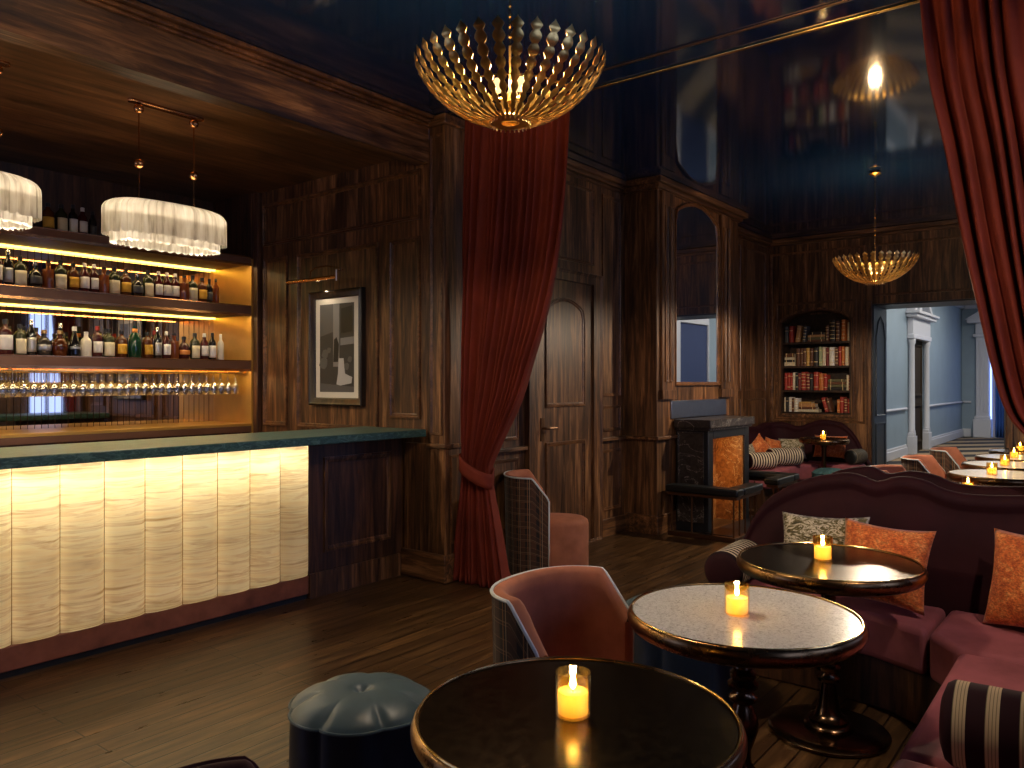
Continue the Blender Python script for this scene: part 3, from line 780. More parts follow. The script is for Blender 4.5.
# bottles
def mat_glass(name, c, rough=.06, trans=.0):
    m, nt, out = new_mat(name)
    p = pbsdf(nt, c, rough, spec=.7)
    if trans > 0:
        tr = nt.nodes.new('ShaderNodeBsdfTranslucent'); tr.inputs[0].default_value = (*[min(1, x * 2.2) for x in c], 1)
        mx = nt.nodes.new('ShaderNodeMixShader'); mx.inputs[0].default_value = trans
        nt.links.new(p.outputs[0], mx.inputs[1]); nt.links.new(tr.outputs[0], mx.inputs[2]); nt.links.new(mx.outputs[0], out.inputs[0])
    else: nt.links.new(p.outputs[0], out.inputs[0])
    return m
G = dict(black=mat_glass('black_bottle_glass', (.006, .006, .007)), brown=mat_glass('brown_bottle_glass', (.10, .025, .006), .06, .25),
         amber=mat_glass('amber_spirit_glass', (.24, .07, .018), .06, .3), red=mat_glass('red_spirit_glass', (.06, .008, .01), .06, .2),
         green=mat_glass('green_bottle_glass', (.008, .055, .025), .06, .25), olive=mat_glass('olive_bottle_glass', (.03, .035, .012), .06, .2),
         white=simple('white_ceramic_bottle', (.7, .66, .56), .3), grey=mat_glass('smoky_bottle_glass', (.05, .045, .042), .06, .2))
LB = dict(cream=simple('cream_label_paper', (.75, .68, .48), .6), white=simple('white_label_paper', (.8, .78, .76), .6), yellow=simple('yellow_label_paper', (.75, .42, .04), .6),
          silver=simple('silver_label_foil', (.45, .45, .47), .35, .5), dark=simple('charcoal_label_paper', (.06, .06, .065), .5), orange=simple('orange_label_paper', (.8, .3, .06), .5))
CAP = dict(dark=simple('black_bottle_cap', (.01, .009, .009), .35), white=simple('white_bottle_cap', (.75, .72, .68), .4), red=simple('red_wax_cap', (.35, .03, .02), .4), chrome=simple('chrome_pourer', (.7, .7, .72), .15, 1.), gold=simple('gold_bottle_cap', (.7, .42, .15), .3, 1.))
# profile: list of (radius factor, height factor) for body up to the neck top
SHAPE = {
 'round':    [(.0, 0), (.94, 0), (1, .02), (1, .60), (.93, .68), (.6, .75), (.36, .79), (.33, .92), (.38, .925), (.38, .95), (.0, .95)],
 'slim':     [(.0, 0), (.94, 0), (1, .02), (1, .62), (.8, .70), (.45, .77), (.38, .93), (.42, .95), (.0, .95)],
 'squat':    [(.0, 0), (.9, 0), (1, .03), (1.04, .25), (1, .48), (.75, .62), (.36, .69), (.3, .72), (.3, .92), (.36, .94), (.0, .94)],
 'flask':    [(.0, 0), (.75, 0), (.9, .05), (1.02, .3), (.95, .52), (.65, .66), (.3, .73), (.28, .92), (.34, .94), (.0, .94)],
 'cone':     [(.0, 0), (.97, 0), (1, .03), (1, .32), (.8, .48), (.42, .72), (.3, .84), (.3, .95), (.0, .95)],
 'decanter': [(.0, 0), (.97, 0), (1, .02), (1, .64), (.97, .68), (.45, .70), (.4, .72), (.4, .86), (.5, .87), (.5, .9), (.0, .9)],
}
def bottle(kind, r, h, glass, lab, cap, lz=(.12, .52), nm='bottle'):
    root = thing(nm, '-', 'bottle')
    b = BM(); lathe(b, [(a * r, c * h) for a, c in SHAPE[kind]], 18); finish(b, 'body', G[glass], root, angle=50)
    prof = SHAPE[kind]
    def rad(z):
        for (a0, c0), (a1, c1) in zip(prof, prof[1:]):
            if c1 > c0 and c0 <= z <= c1: return r * (a0 + (a1 - a0) * (z - c0) / (c1 - c0))
        return r
    if lab:
        b = BM(); grid(b, 10, 4, lambda s, t: V(((rad(lz[0] + (lz[1] - lz[0]) * t) + .0012) * math.sin(-1.15 + 2.3 * s), -(rad(lz[0] + (lz[1] - lz[0]) * t) + .0012) * math.cos(-1.15 + 2.3 * s), h * (lz[0] + (lz[1] - lz[0]) * t))))
        o = finish(b, 'paper_label', LB[lab], root, recalc=False); md = o.modifiers.new('thick', 'SOLIDIFY'); md.thickness = .0008
    cr = r * (.42 if kind not in ('flask', 'squat', 'cone') else .38)
    b = BM(); lathe(b, [(0, .86 * h), (cr, .86 * h), (cr, .985 * h), (cr * .8, h), (0, h)], 12); finish(b, 'cap', CAP[cap], root)
    return root
PROTO = {}
TYPES = {  # key: (shape, radius, height, glass, label, cap, label span, words)
 'A': ('round', .043, .235, 'olive', 'cream', 'dark', (.05, .52), 'dark bottle with tall cream label'),
 'B': ('squat', .045, .20, 'black', 'dark', 'chrome', (.16, .46), 'squat black bottle with charcoal label'),
 'C': ('decanter', .040, .225, 'amber', None, 'dark', None, 'square-shouldered amber spirit bottle without label'),
 'D': ('round', .043, .225, 'brown', 'yellow', 'dark', (.14, .50), 'brown bottle with yellow label'),
 'E': ('slim', .036, .235, 'red', 'white', 'white', (.14, .52), 'red bottle with white label and pale cap'),
 'F': ('slim', .033, .27, 'black', 'silver', 'chrome', (.1, .5), 'slim black bottle with silver label'),
 'G': ('round', .047, .265, 'red', 'white', 'dark', (.14, .55), 'broad dark red bottle with large white label'),
 'H': ('flask', .052, .20, 'grey', 'silver', 'gold', (.2, .42), 'smoky round flask with pale cap'),
 'I': ('flask', .055, .20, 'brown', None, 'gold', None, 'bulging red-brown flask without label'),
 'J': ('cone', .045, .235, 'black', 'silver', 'white', (.24, .32), 'dark cone-shaped bottle with silver band'),
 'K': ('slim', .040, .20, 'white', None, 'white', None, 'white ceramic bottle'),
 'L': ('squat', .052, .31, 'green', None, 'dark', None, 'green round bottle with orange neck band'),
 'M': ('slim', .034, .245, 'black', 'white', 'dark', (.08, .52), 'slim black bottle with white label'),
 'N': ('flask', .05, .20, 'red', 'orange', 'dark', (.2, .4), 'rounded ruby flask with small label'),
 'O': ('slim', .030, .22, 'black', 'dark', 'dark', (.1, .45), 'small black bottle with dark label'),
 'P': ('slim', .028, .23, 'amber', None, 'dark', None, 'slim bottle of amber spirit'),
 'Q': ('round', .040, .25, 'red', 'white', 'red', (.14, .5), 'dark red bottle with white label and red cap'),
 'R': ('slim', .029, .235, 'white', None, 'white', None, 'slim white ceramic bottle with long neck'),
}
def put_bottle(t, x, y, z, label, group, jit=0.):
    if t not in PROTO:
        p = bottle(*TYPES[t][:7]); PROTO[t] = p
        if t == 'L':
            b = BM(); lathe(b, [(.021, .2), (.021, .245)], 16, cap0=False, cap1=False); o = finish(b, 'neck_band', LB['orange'], p); md = o.modifiers.new('thick', 'SOLIDIFY'); md.thickness = .002
        o = p; o.location = (x, y, z)
    else: o = dup(PROTO[t], (x, y, z))
    o.rotation_euler = (0, 0, jit); o['label'] = label; o['group'] = group; return o
def row(types, xs, y, z, where, group):
    n = len(types)
    for i, (t, x) in enumerate(zip(types, xs)):
        put_bottle(t, x, y + random.uniform(-.012, .012), z + .001, '%s, %s from right on %s' % (TYPES[t][7], ORD[n - i], where), group, random.uniform(-.25, .25))
XS1 = [2.205, 2.292, 2.372, 2.472, 2.563, 2.652, 2.748, 2.831, 2.908, 2.987, 3.075, 3.166, 3.257, 3.349, 3.439, 3.52, 3.594, 3.672, 3.758, 3.845, 3.917, 3.988]
row('GFABCADEECADBAEEECADOP', XS1, 6.56, 2.213, 'middle bar shelf', 'bottles on the middle bar shelf')
XS2 = [2.27, 2.37, 2.45, 2.541, 2.65, 2.755, 2.842, 2.936, 3.03, 3.13, 3.24, 3.35, 3.434, 3.508, 3.585, 3.678, 3.776, 3.862, 3.943, 4.025]
row('GAFHIJKQADLDFECNAEMR', XS2, 6.56, 1.701, 'lower bar shelf', 'bottles on the lower bar shelf')
row('DAMEO', [2.585, 2.684, 2.769, 2.846, 2.927], 6.62, 2.666, 'shadowy top bar shelf', 'bottles on the top bar shelf')
PROTO2 = [('C', 2.33), ('A', 2.43), ('D', 2.52), ('F', 2.70), ('M', 3.05), ('P', 3.30), ('Q', 3.47), ('O', 3.60)]
for i, (t, x) in enumerate(PROTO2):
    put_bottle(t, x + .02, 6.72, 1.701, '%s, %s from right in lower back row' % (TYPES[t][7], ORD[len(PROTO2) - i]), 'bottles in the back row of the lower shelf')

# stemmed glasses hanging from the rails under the lower shelf
b = BM()
prof = [(.0, 0), (.033, 0), (.0335, .002), (.012, .006), (.0042, .014), (.0036, .085), (.006, .095), (.024, .112), (.034, .135), (.036, .16), (.031, .205), (.029, .206), (.0335, .16), (.031, .136), (.02, .115), (.0, .10)]
lathe(b, [(r, -z) for r, z in prof], 16, cap0=False, cap1=False)
g0 = finish(b, 'wine_glass', 'stemware', angle=60)
first = True
NG = 29
for rw, (yy, nm) in enumerate(((6.56, 'front'), (6.69, 'middle'), (6.82, 'back'))):
    for i in range(NG):
        x = 4.18 - i * .0715
        o = g0 if first else g0.copy()
        if not first: col.objects.link(o)
        first = False
        o.location = (x, yy, 1.5935)
        tag(o, 'upside-down stemmed glass in the %s hanging row, %s from the right' % (nm, ORD[i + 1]), 'wine glass', 'stemmed glasses hanging under the lower bar shelf')

# fringed pendants over the bar
def pendant(loc, label):
    p = thing('fringe_pendant', label, 'pendant lamp', loc, 0, 'fringed pendants over the bar')
    a, c = .392, .18
    def se(s, k): 
        t = 2 * PI * s; ct, st = math.cos(t), math.sin(t)
        return math.copysign(abs(ct) ** .8, ct) * a * k, math.copysign(abs(st) ** .8, st) * c * k
    def tier(k, ztop, zbot, dome):
        def f(s, t):
            w = 1 + .02 * math.sin(s * 2 * PI * 46) + .014 * math.sin(s * 2 * PI * 19 + 1) * t
            if dome and t < .3:
                q = t / .3; kk = k * (.80 + .2 * math.sin(q * PI / 2)); z = ztop - .06 * (1 - math.cos(q * PI / 2))
            else:
                q = (t - .3) / .7 if dome else t; kk = k; z0 = ztop - .06 if dome else ztop
                z = z0 + (zbot - z0) * q + (.006 * math.sin(s * 2 * PI * 41) if t > .99 else 0)
            x, y = se(s, kk * w); return V((x, y, z))
        return f
    b = BM(); grid(b, 280, 12, tier(1., .0, -.215, True), True); finish(b, 'upper_fringe', 'fringe', p, angle=80)
    b = BM(); grid(b, 240, 6, tier(.88, -.10, -.262, False), True); finish(b, 'lower_fringe', 'fringe', p, angle=80)
    b = BM()
    pts = [se(i / 60, .81) for i in range(60)]; prism(b, pts, -.006, .004); finish(b, 'top_plate', 'fringe', p)
    b = BM(); prism(b, [(.03 * math.cos(2 * PI * i / 24) * (4 if math.cos(2 * PI * i / 24) else 1), .05 * math.sin(2 * PI * i / 24)) for i in range(24)], .005, .012); finish(b, 'cap_plate', 'copper_brass', p)
    b = BM(); prism(b, [(-.24, -.03), (.24, -.03), (.255, 0), (.24, .03), (-.24, .03), (-.255, 0)], .622, .639); finish(b, 'canopy_bar', 'copper_brass', p, bevel=.004)
    for sx in (-.185, .185):
        b = BM(); tube(b, [(sx, 0, .0), (sx, 0, .62)], .0035, 6); finish(b, 'rod', 'copper_brass', p)
        for z in (.61, .245):
            b = BM(); lathe(b, [(0, -.031), (.012, -.0285), (.022, -.022), (.029, -.011), (.031, 0), (.029, .011), (.022, .022), (.012, .0285), (0, .031)], 20, (sx, 0, z - .02 if z > .5 else z)); finish(b, 'ball', 'copper_brass', p)
    for k in range(3): add_light('pendant_bulb', 'POINT', (-.24 + .24 * k, 0, -.12), 1.5, (1., .82, .58), .05, parent=p)
    add_light('pendant_downlight', 'AREA', (0, 0, -.25), 14., (1., .82, .58), (.6, .2), parent=p)
    add_light('pendant_uplight', 'AREA', (0, 0, .02), 1.3, (1., .72, .42), (.5, .15), (PI, 0, 0), parent=p)
    return p
pd = pendant((2.63, 4.9, 2.63), 'fringed ivory pendant hanging over the middle of the bar')
dup(pd, (1.47, 4.9, 2.63), 0, 'fringed ivory pendant cut by the left edge over the bar')
dup(pd, (.31, 4.9, 2.63), 0, 'fringed ivory pendant beyond the left end of the glowing bar')

# framed photograph and its picture lamp
fp = thing('framed_picture', 'tall framed black and white photograph on the panelled wall', 'picture', (4.349, 5.285, 1.79))
def onw(bm, name, mat, y0, y1, z0, z1, d0, d1, **k):   # box in wall coordinates: y offset (to the right is -y), z offset, depth from the wall
    box(bm, -d1, -d0, -y1, -y0, z0, z1); return finish(bm, name, mat, fp, **k)
b = BM()
mo = rect(-.345, .345, -.49, .49)
A_, B_ = NY, Z
prof = [(0, 0), (0, .045), (.012, .052), (.03, .04), (.05, .034), (.066, .02), (.066, 0)]
rows = []
for o_, h_ in prof: rows.append([b.verts.new((-h_, -p[0], p[1])) for p in inset(mo, o_)])
for r0, r1 in zip(rows, rows[1:] + rows[:1]):
    for i in range(4): b.faces.new((r0[i], r0[(i + 1) % 4], r1[(i + 1) % 4], r1[i]))
finish(b, 'frame', 'black_frame', fp)
b = BM(); onw(b, 'mat_board', 'paper', -.283, .283, -.428, .428, .004, .016)
b = BM()
def shape(poly, mi, d): prism(b, poly, 0, d, (-.0165, 0, 0), NY, Z, NX, mi)
shape(rect(-.222, .222, -.375, .375), 1, .001)
shape([(-.222, .10), (-.03, .14), (-.03, .375), (-.222, .375)], 2, .0015)             # pale wall
shape(rect(-.045, .035, -.16, .375), 3, .002)                                         # door post
shape([(.06, .12), (.20, .13), (.20, .35), (.06, .33)], 0, .0025)                     # dark hanging
shape([(.05, .02), (.222, .03), (.222, .09), (.05, .08)], 3, .003)                    # mantel edge
shape([(.0, -.31), (.05, -.32), (.19, -.30), (.2, -.25), (.11, -.22), (.09, -.09), (.03, -.09), (.02, -.22)], 4, .0035)   # pale cloth
shape([(-.04, -.12), (.02, -.12), (.03, .03), (.0, .09), (-.03, .07)], 0, .004)       # dark form
shape([(-.222, -.375), (.222, -.375), (.222, -.33), (-.222, -.30)], 2, .0022)         # floor
for (x, z, r) in ((-.15, -.05, .04), (-.17, -.13, .05), (-.1, -.02, .025), (.13, -.16, .03), (.17, -.1, .025)):
    shape([(x + r * math.cos(2 * PI * i / 9) * (1 + .3 * (i % 2)), z + r * math.sin(2 * PI * i / 9)) for i in range(9)], 2, .003)
finish(b, 'photograph', ['grey0', 'grey1', 'grey2', 'grey3', 'grey4'], fp, smooth=False)
lp = thing('picture_lamp', 'slim brass picture lamp above the framed photograph', 'lamp', (4.349, 5.36, 2.37))
b = BM(); tube(b, [(-.20, .36, -.012), (-.20, -.29, -.012)], .0165, 12); finish(b, 'shade', 'copper_brass', lp)
b = BM(); tube(b, [(-.20, -.292, -.045), (-.20, -.292, .045)], .006, 8); finish(b, 'end_cap', 'white_paint', lp)
b = BM(); tube(b, [(-.20, .05, .0), (-.19, .05, .06), (-.15, .03, .095), (-.09, -.03, .11), (-.03, -.09, .10), (0, -.11, .08)], .006, 8); lathe(b, [(0, 0), (.03, 0), (.03, .01), (0, .01)], 16, (-.004, -.11, .075)); finish(b, 'arm', 'copper_brass', lp)
add_light('picture_light', 'AREA', (-.17, .03, -.035), 3., (1, .8, .55), (.5, .02), (0, math.radians(25), 0), lp)
# ------------------------------------------------------------------ curtains
def lerp_tab(tab, x):
    for (x0, *a), (x1, *c) in zip(tab, tab[1:]):
        if x0 <= x <= x1:
            t = (x - x0) / (x1 - x0); t = t * t * (3 - 2 * t) if len(tab) > 99 else t
            return [p + (q - p) * t for p, q in zip(a, c)]
    return list(tab[-1][1:]) if x > tab[-1][0] else list(tab[0][1:])
def smooth_tab(tab, n=60):
    """Catmull-Rom through a table of rows sorted on the first column"""
    out = []
    for i in range(len(tab) - 1):
        p0, p1, p2, p3 = tab[max(0, i - 1)], tab[i], tab[i + 1], tab[min(len(tab) - 1, i + 2)]
        for k in range(n // (len(tab) - 1) + 1):
            t = k / (n // (len(tab) - 1) + 1)
            out.append(tuple(.5 * (2 * b_ + (c_ - a_) * t + (2 * a_ - 5 * b_ + 4 * c_ - d_) * t * t + (3 * b_ - a_ - 3 * c_ + d_) * t ** 3) for a_, b_, c_, d_ in zip(p0, p1, p2, p3)))
    out.append(tuple(tab[-1])); return out
def curtain(label, xc, edges, folds, amp_tab, seed, tie, tie_half, sign):
    """edges: rows (z, outer y, inner y); hangs in the plane x = xc"""
    rnd = random.Random(seed)
    ph = [rnd.uniform(-.35, .35) for _ in range(40)]
    et = smooth_tab(edges, 80)
    root = thing('curtain', label, 'curtain', (xc, edges[0][1], 0))
    ox, oy = xc, edges[0][1]
    def f(s, t, ztop=3.47, zbot=.008):
        z = zbot + (ztop - zbot) * t
        o, i_ = lerp_tab(et, z); am = lerp_tab(amp_tab, z)[0]
        # folds gather toward the outer side at the tie
        q = s + .012 * math.sin(s * 17 + ph[0]) + .01 * math.sin(s * 31 + z * 1.3)
        w = 2 * PI * folds * q + ph[1] * 3 * math.sin(z * 1.1 + s * 5)
        d = math.sin(w); d = math.copysign(abs(d) ** .75, d) * (.75 + .35 * math.sin(s * 23 + ph[2] * 9))
        y = o + (i_ - o) * s + sign * .0
        drag = .05 * math.exp(-((z - tie) / .25) ** 2) * math.sin(PI * s)
        puddle = .05 * max(0, .12 - z) / .12 * math.sin(w * .5 + 1)
        return V((xc - ox + am * d - drag * 0 + puddle, y - oy, z))
    b = BM(); grid(b, folds * 14, 90, f); o = finish(b, 'drape', 'curtain', root, angle=180)
    md = o.modifiers.new('thick', 'SOLIDIFY'); md.thickness = .004
    o_, i_ = lerp_tab(et, tie)
    yc, hw = (o_ + i_) / 2 - oy, abs(i_ - o_) / 2 + .012
    b = BM()
    def band(s, t):
        a = 2 * PI * s; x = .088 * math.cos(a); y = yc + hw * math.sin(a)
        slope = .07 * sign * math.sin(a) * (1 if x < 0 else .5)
        return V((x, y, tie + slope - .055 + .11 * t))
    grid(b, 40, 3, band, True); ti = finish(b, 'tieback', 'curtain', root, angle=180)
    md = ti.modifiers.new('thick', 'SOLIDIFY'); md.thickness = .008
    return root
curtain('long red velvet curtain tied back beside the bar', 4.43,
        [(0, 4.03, 3.50), (.10, 4.02, 3.53), (.45, 3.985, 3.60), (.70, 3.95, 3.655), (.86, 3.94, 3.672), (1.0, 3.942, 3.61), (1.37, 3.945, 3.40), (1.65, 3.95, 3.285), (2.0, 3.95, 3.15), (2.4, 3.94, 3.05), (2.9, 3.925, 2.985), (3.5, 3.91, 2.955)],
        15, [(0, .07), (.3, .062), (.84, .035), (1.3, .06), (2.2, .052), (3.1, .036), (3.5, .024)], 3, .84, .15, 1)
curtain('long red velvet curtain hanging beside the burgundy banquette', 4.43,
        [(0, -.25, .22), (.45, -.20, .16), (.84, -.16, .11), (1.0, -.16, .22), (1.22, -.16, .36), (1.41, -.165, .475), (1.95, -.17, .59), (2.3, -.17, .655), (2.66, -.16, .715), (3.05, -.15, .79), (3.5, -.14, .835)],
        13, [(0, .05), (.84, .03), (1.3, .055), (2.2, .055), (3.1, .04), (3.5, .03)], 9, .84, .15, 1)

# ------------------------------------------------------------------ chandeliers
def chandelier(loc, label, down, glow):
    c = thing('chandelier', label, 'chandelier', loc, 0, 'gilded bowl chandeliers')
    R, r0, dep, NP = .375, .07, .25, 34
    def prof(t): return r0 + (R - r0) * (1 - (1 - t) ** 1.45), dep * t ** 1.55
    def petal_mesh():
        b = BM(); n = 72; rows = []
        for i in range(n + 1):
            t = i / n; r, z = prof(t)
            dr, dz = prof(min(1, t + .01)); dr -= prof(max(0, t - .01))[0]; dz -= prof(max(0, t - .01))[1]
            L = math.hypot(dr, dz); nr, nz = dz / L, -dr / L         # outward and down
            half = PI * r / NP
            bite = abs(math.sin(t * PI * 9.))
            w = half * (.34 + .36 * bite)
            if t > .93: w *= max(.04, (1 - t) / .07)
            crease = .22 * w
            for_side = []
            for off in (.0012, -.0012):
                for k in (-1, 0, 1):
                    rr = r + nr * (off + (crease if k == 0 else 0)); zz = z + nz * (off + (crease if k == 0 else 0))
                    for_side.append(b.verts.new((rr, k * w, zz)))
            rows.append(for_side)
        for a, d in zip(rows, rows[1:]):
            for (p, q) in ((0, 1), (1, 2), (2, 5), (5, 4), (4, 3), (3, 0)): b.faces.new((a[p], a[q], d[q], d[p]))
        return b
    base = finish(petal_mesh(), 'petal', 'gold', c, angle=25)
    for k in range(1, NP):
        o = base.copy(); col.objects.link(o); o.parent = c; o.rotation_euler = (0, 0, 2 * PI * k / NP)
    for zt in (.5,):
        r, z = prof(zt); b = BM(); tube(b, [((r - .006) * math.cos(2 * PI * i / 48), (r - .006) * math.sin(2 * PI * i / 48), z + .004) for i in range(48)], .003, 6, True); finish(b, 'hoop', 'gold', c)
    b = BM(); lathe(b, [(.035, -.004), (.078, -.004), (.082, .004), (.074, .012), (.035, .012)], 40, cap0=False, cap1=False)
    for k in range(28):
        a = 2 * PI * k / 28; tube(b, [(.076 * math.cos(a), .076 * math.sin(a), .006), (.084 * math.cos(a), .084 * math.sin(a), -.016)], [.006, .002], 5)
    lathe(b, [(.035, -.006), (.04, -.002), (.04, .012), (.035, .014)], 24, cap0=False, cap1=False)
    finish(b, 'bottom_ring', 'gold', c)
    b = BM(); tube(b, [(0, 0, .015), (0, 0, .30)], .005, 8); lathe(b, [(0, .11), (.014, .11), (.016, .08), (0, .08)], 12); 
    for a in (0, PI / 2): tube(b, [(-.076 * math.cos(a), -.076 * math.sin(a), .008), (.076 * math.cos(a), .076 * math.sin(a), .008)], .004, 6)
    finish(b, 'stem', 'gold', c)
    for k in range(3):
        a = 2 * PI * k / 3 + .5; bx, by = .055 * math.cos(a), .055 * math.sin(a)
        b = BM(); lathe(b, [(0, -.026), (.015, -.02), (.022, 0), (.016, .018), (.009, .034), (0, .036)], 14, (bx, by, .13)); finish(b, 'bulb', 'bulb', c)
        b = BM(); tube(b, [(0, 0, .09), (bx, by, .085), (bx, by, .105)], .005, 6); finish(b, 'bulb_holder', 'gold', c)
    ztop = 3.5 - loc[2]
    b = BM(); n = int((ztop - .32) / .02)
    for k in range(n):
        z = .305 + k * .02
        if k % 2: lathe(b, [(0, -.009), (.0065, 0), (0, .009)], 6, (0, 0, z + .01))
        else: tube(b, [(0, 0, z), (0, 0, z + .02)], .003, 5)
    tube(b, [(0, 0, .29), (0, 0, ztop - .01)], .0016, 5)
    finish(b, 'chain', 'brass', c)
    b = BM(); lathe(b, [(0, -.062), (.012, -.058), (.016, -.046), (.05, -.032), (.056, -.026), (.05, -.02), (.02, -.008), (.018, -.001), (0, -.001)], 28, (0, 0, ztop)); finish(b, 'canopy', 'gold', c)
    add_light('chandelier_glow', 'POINT', (0, 0, .165), glow, (1., .68, .36), .045, parent=c)
    add_light('chandelier_downlight', 'SPOT', (0, 0, -.03), down, (1., .80, .58), .03, parent=c, spot_size=math.radians(177), spot_blend=.18)
    return c
chandelier((2.435, 1.918, 2.525), 'large gilded bowl chandelier hanging over the near lounge', 48., 75.)
chandelier((7.986, 1.887, 2.44), 'smaller-looking gilded chandelier hanging in the far room', 165., 30.)

# ------------------------------------------------------------------ fireplace and club fender
mt = thing('fireplace_mantel', 'dark marble fireplace mantel with warm glowing hearth opening', 'fireplace', (7.85, 3.45, 0))
bo = V(mt.location)
def mf(bm, nm, mat, **k): return bfin(bm, nm, mat, mt, **k)
b = BM(); box(b, 7.30, 7.42, 3.26, 3.608, 0, 1.04); mf(b, 'jamb', 'slate', bevel=.005)
b = BM(); box(b, 8.24, 8.36, 3.26, 3.608, 0, 1.04); mf(b, 'jamb', 'slate', bevel=.005)
b = BM(); box(b, 7.421, 8.239, 3.26, 3.608, .93, 1.04); mf(b, 'lintel', 'slate', bevel=.004)
b = BM(); box(b, 7.285, 7.301, 3.31, 3.57, .12, .98); mould(b, rect(-3.58, -3.30, .10, 1.0), (7.285, 0, 0), NY, Z, NX, .02, .008); mf(b, 'side_panel', 'dark_marble')
b = BM(); box(b, 8.20, 8.2395, 3.28, 3.607, .0, .929); box(b, 7.421, 7.46, 3.28, 3.607, .0, .929); box(b, 7.461, 8.199, 3.57, 3.608, .0, .929); mf(b, 'hearth_lining', 'hearth_marble')
b = BM(); box(b, 7.25, 8.41, 3.215, 3.609, 1.04, 1.125); box(b, 7.275, 8.385, 3.235, 3.608, 1.015, 1.04); mf(b, 'mantel_shelf', 'dark_marble', bevel=.006)
b = BM(); box(b, 7.18, 8.48, 2.94, 3.25, 0, .03); mf(b, 'hearth_slab', 'slate', bevel=.004)
add_light('hearth_glow', 'AREA', (7.78 - bo.x, 3.42 - bo.y, .78 ), 1.2, (1., .5, .16), (.4, .12), (0, math.radians(-60), 0), mt)

cf = thing('club_fender', 'club fender with black leather seat round the fireplace hearth', 'fender seat', (7.85, 2.95, 0))
bo = V(cf.location)
b = BM(); box(b, 6.98, 7.15, 2.83, 3.57, .43, .50); bfin(b, 'seat_pad', 'black_leather', cf, bevel=.02, seg=3)
b = BM(); box(b, 8.56, 8.73, 2.83, 3.57, .43, .50); bfin(b, 'seat_pad', 'black_leather', cf, bevel=.02, seg=3)
b = BM(); box(b, 7.152, 7.64, 2.83, 2.99, .43, .50); bfin(b, 'seat_pad', 'black_leather', cf, bevel=.02, seg=3)
b = BM(); box(b, 8.07, 8.558, 2.83, 2.99, .43, .50); bfin(b, 'seat_pad', 'black_leather', cf, bevel=.02, seg=3)
b = BM(); box(b, 7.0, 7.13, 2.85, 3.56, .40, .429); box(b, 8.58, 8.71, 2.85, 3.56, .40, .429); box(b, 7.13, 7.62, 2.85, 2.97, .40, .429); box(b, 8.09, 8.58, 2.85, 2.97, .40, .429); box(b, 7.6, 8.1, 2.885, 2.905, .13, .15)
box(b, 7.02, 7.07, 2.87, 3.56, .0, .045); box(b, 8.64, 8.69, 2.87, 3.56, .0, .045); box(b, 7.07, 8.64, 2.87, 2.92, .0, .045)
bfin(b, 'rail_frame', 'iron', cf, bevel=.004)
for (x, y) in [(7.045, 2.895 + k * .21) for k in range(4)] + [(8.665, 2.895 + k * .21) for k in range(4)] + [(7.045 + k * .14, 2.895) for k in range(1, 5)] + [(8.665 - k * .14, 2.895) for k in range(1, 5)]:
    b = BM(); tube(b, [(x, y, .045), (x, y, .40)], .0085, 8); bfin(b, 'post', 'iron', cf)

# ------------------------------------------------------------------ bookcase and its books
bc = thing('bookcase', 'arched wooden bookcase set into the back wall', 'bookcase', (11.17, 3.365, 1.06))
bo = V(bc.location)
SH = [1.085, 1.387, 1.722, 2.052]
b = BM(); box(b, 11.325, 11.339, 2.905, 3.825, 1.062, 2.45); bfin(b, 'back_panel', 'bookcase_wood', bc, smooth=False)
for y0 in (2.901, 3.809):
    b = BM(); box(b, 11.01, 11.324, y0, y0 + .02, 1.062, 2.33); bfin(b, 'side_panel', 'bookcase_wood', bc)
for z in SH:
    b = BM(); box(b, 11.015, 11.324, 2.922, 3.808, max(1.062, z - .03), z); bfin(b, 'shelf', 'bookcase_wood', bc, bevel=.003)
b = BM()
mould(b, [(-3.845, 1.04), (-2.885, 1.04), (-2.885, 2.33)] + [(-2.885 - .96 * i / 12, 2.33 + .16 * math.sin(PI * i / 12) ** .7) for i in range(1, 12)] + [(-3.845, 2.33)], (10.999, 0, 0), NY, Z, NX, -.03, .014); bfin(b, 'niche_moulding', 'wood', bc)
BC = {'grey': (.06, .055, .05), 'red': (.36, .035, .02), 'tan': (.5, .25, .09), 'brown': (.13, .05, .022), 'black': (.02, .016, .014), 'orange': (.55, .16, .03), 'cream': (.68, .58, .4), 'white': (.75, .7, .6),
      'green': (.38, .42, .22), 'maroon': (.18, .025, .02), 'olive': (.12, .11, .05), 'gold': (.6, .34, .08)}
BMAT = {k: simple('%s_book_cloth' % k, c, .55, var=.2, vs=40) for k, c in BC.items()}
GILT = simple('gilt_tooling', (.75, .55, .25), .4); PAGES = simple('book_pages', (.62, .54, .4), .8)
def book_mesh(w, h, d, colr, bands, seed):
    """spine faces -x, standing on its lower edge; origin at the lower front spine centre"""
    r = random.Random(seed); b = BM(); hw = w / 2
    spine = [(hw * math.sin(a), -.35 * hw * math.cos(a) + .35 * hw) for a in [-PI / 2 + PI * i / 6 for i in range(7)]]
    prism(b, [(x, y) for y, x in spine] + [(d, hw), (d, hw - .0025), (.006, hw - .0025), (.006, -hw + .0025), (d, -hw + .0025), (d, -hw)], 0, h)
    box(b, .006, d - .005, -hw + .0026, hw - .0026, .003, h - .004, 1)
    for z in bands:
        prism(b, [(x - .0008, y * 1.01) for y, x in spine] + [(.01, hw * 1.01), (.01, -hw * 1.01)], h * z, h * z + .008, mi=2)
    me = finish(b, 'book', [BMAT[colr], PAGES, GILT], angle=40); return me
row_names = ['top', 'second', 'third', 'bottom']
counts = {}
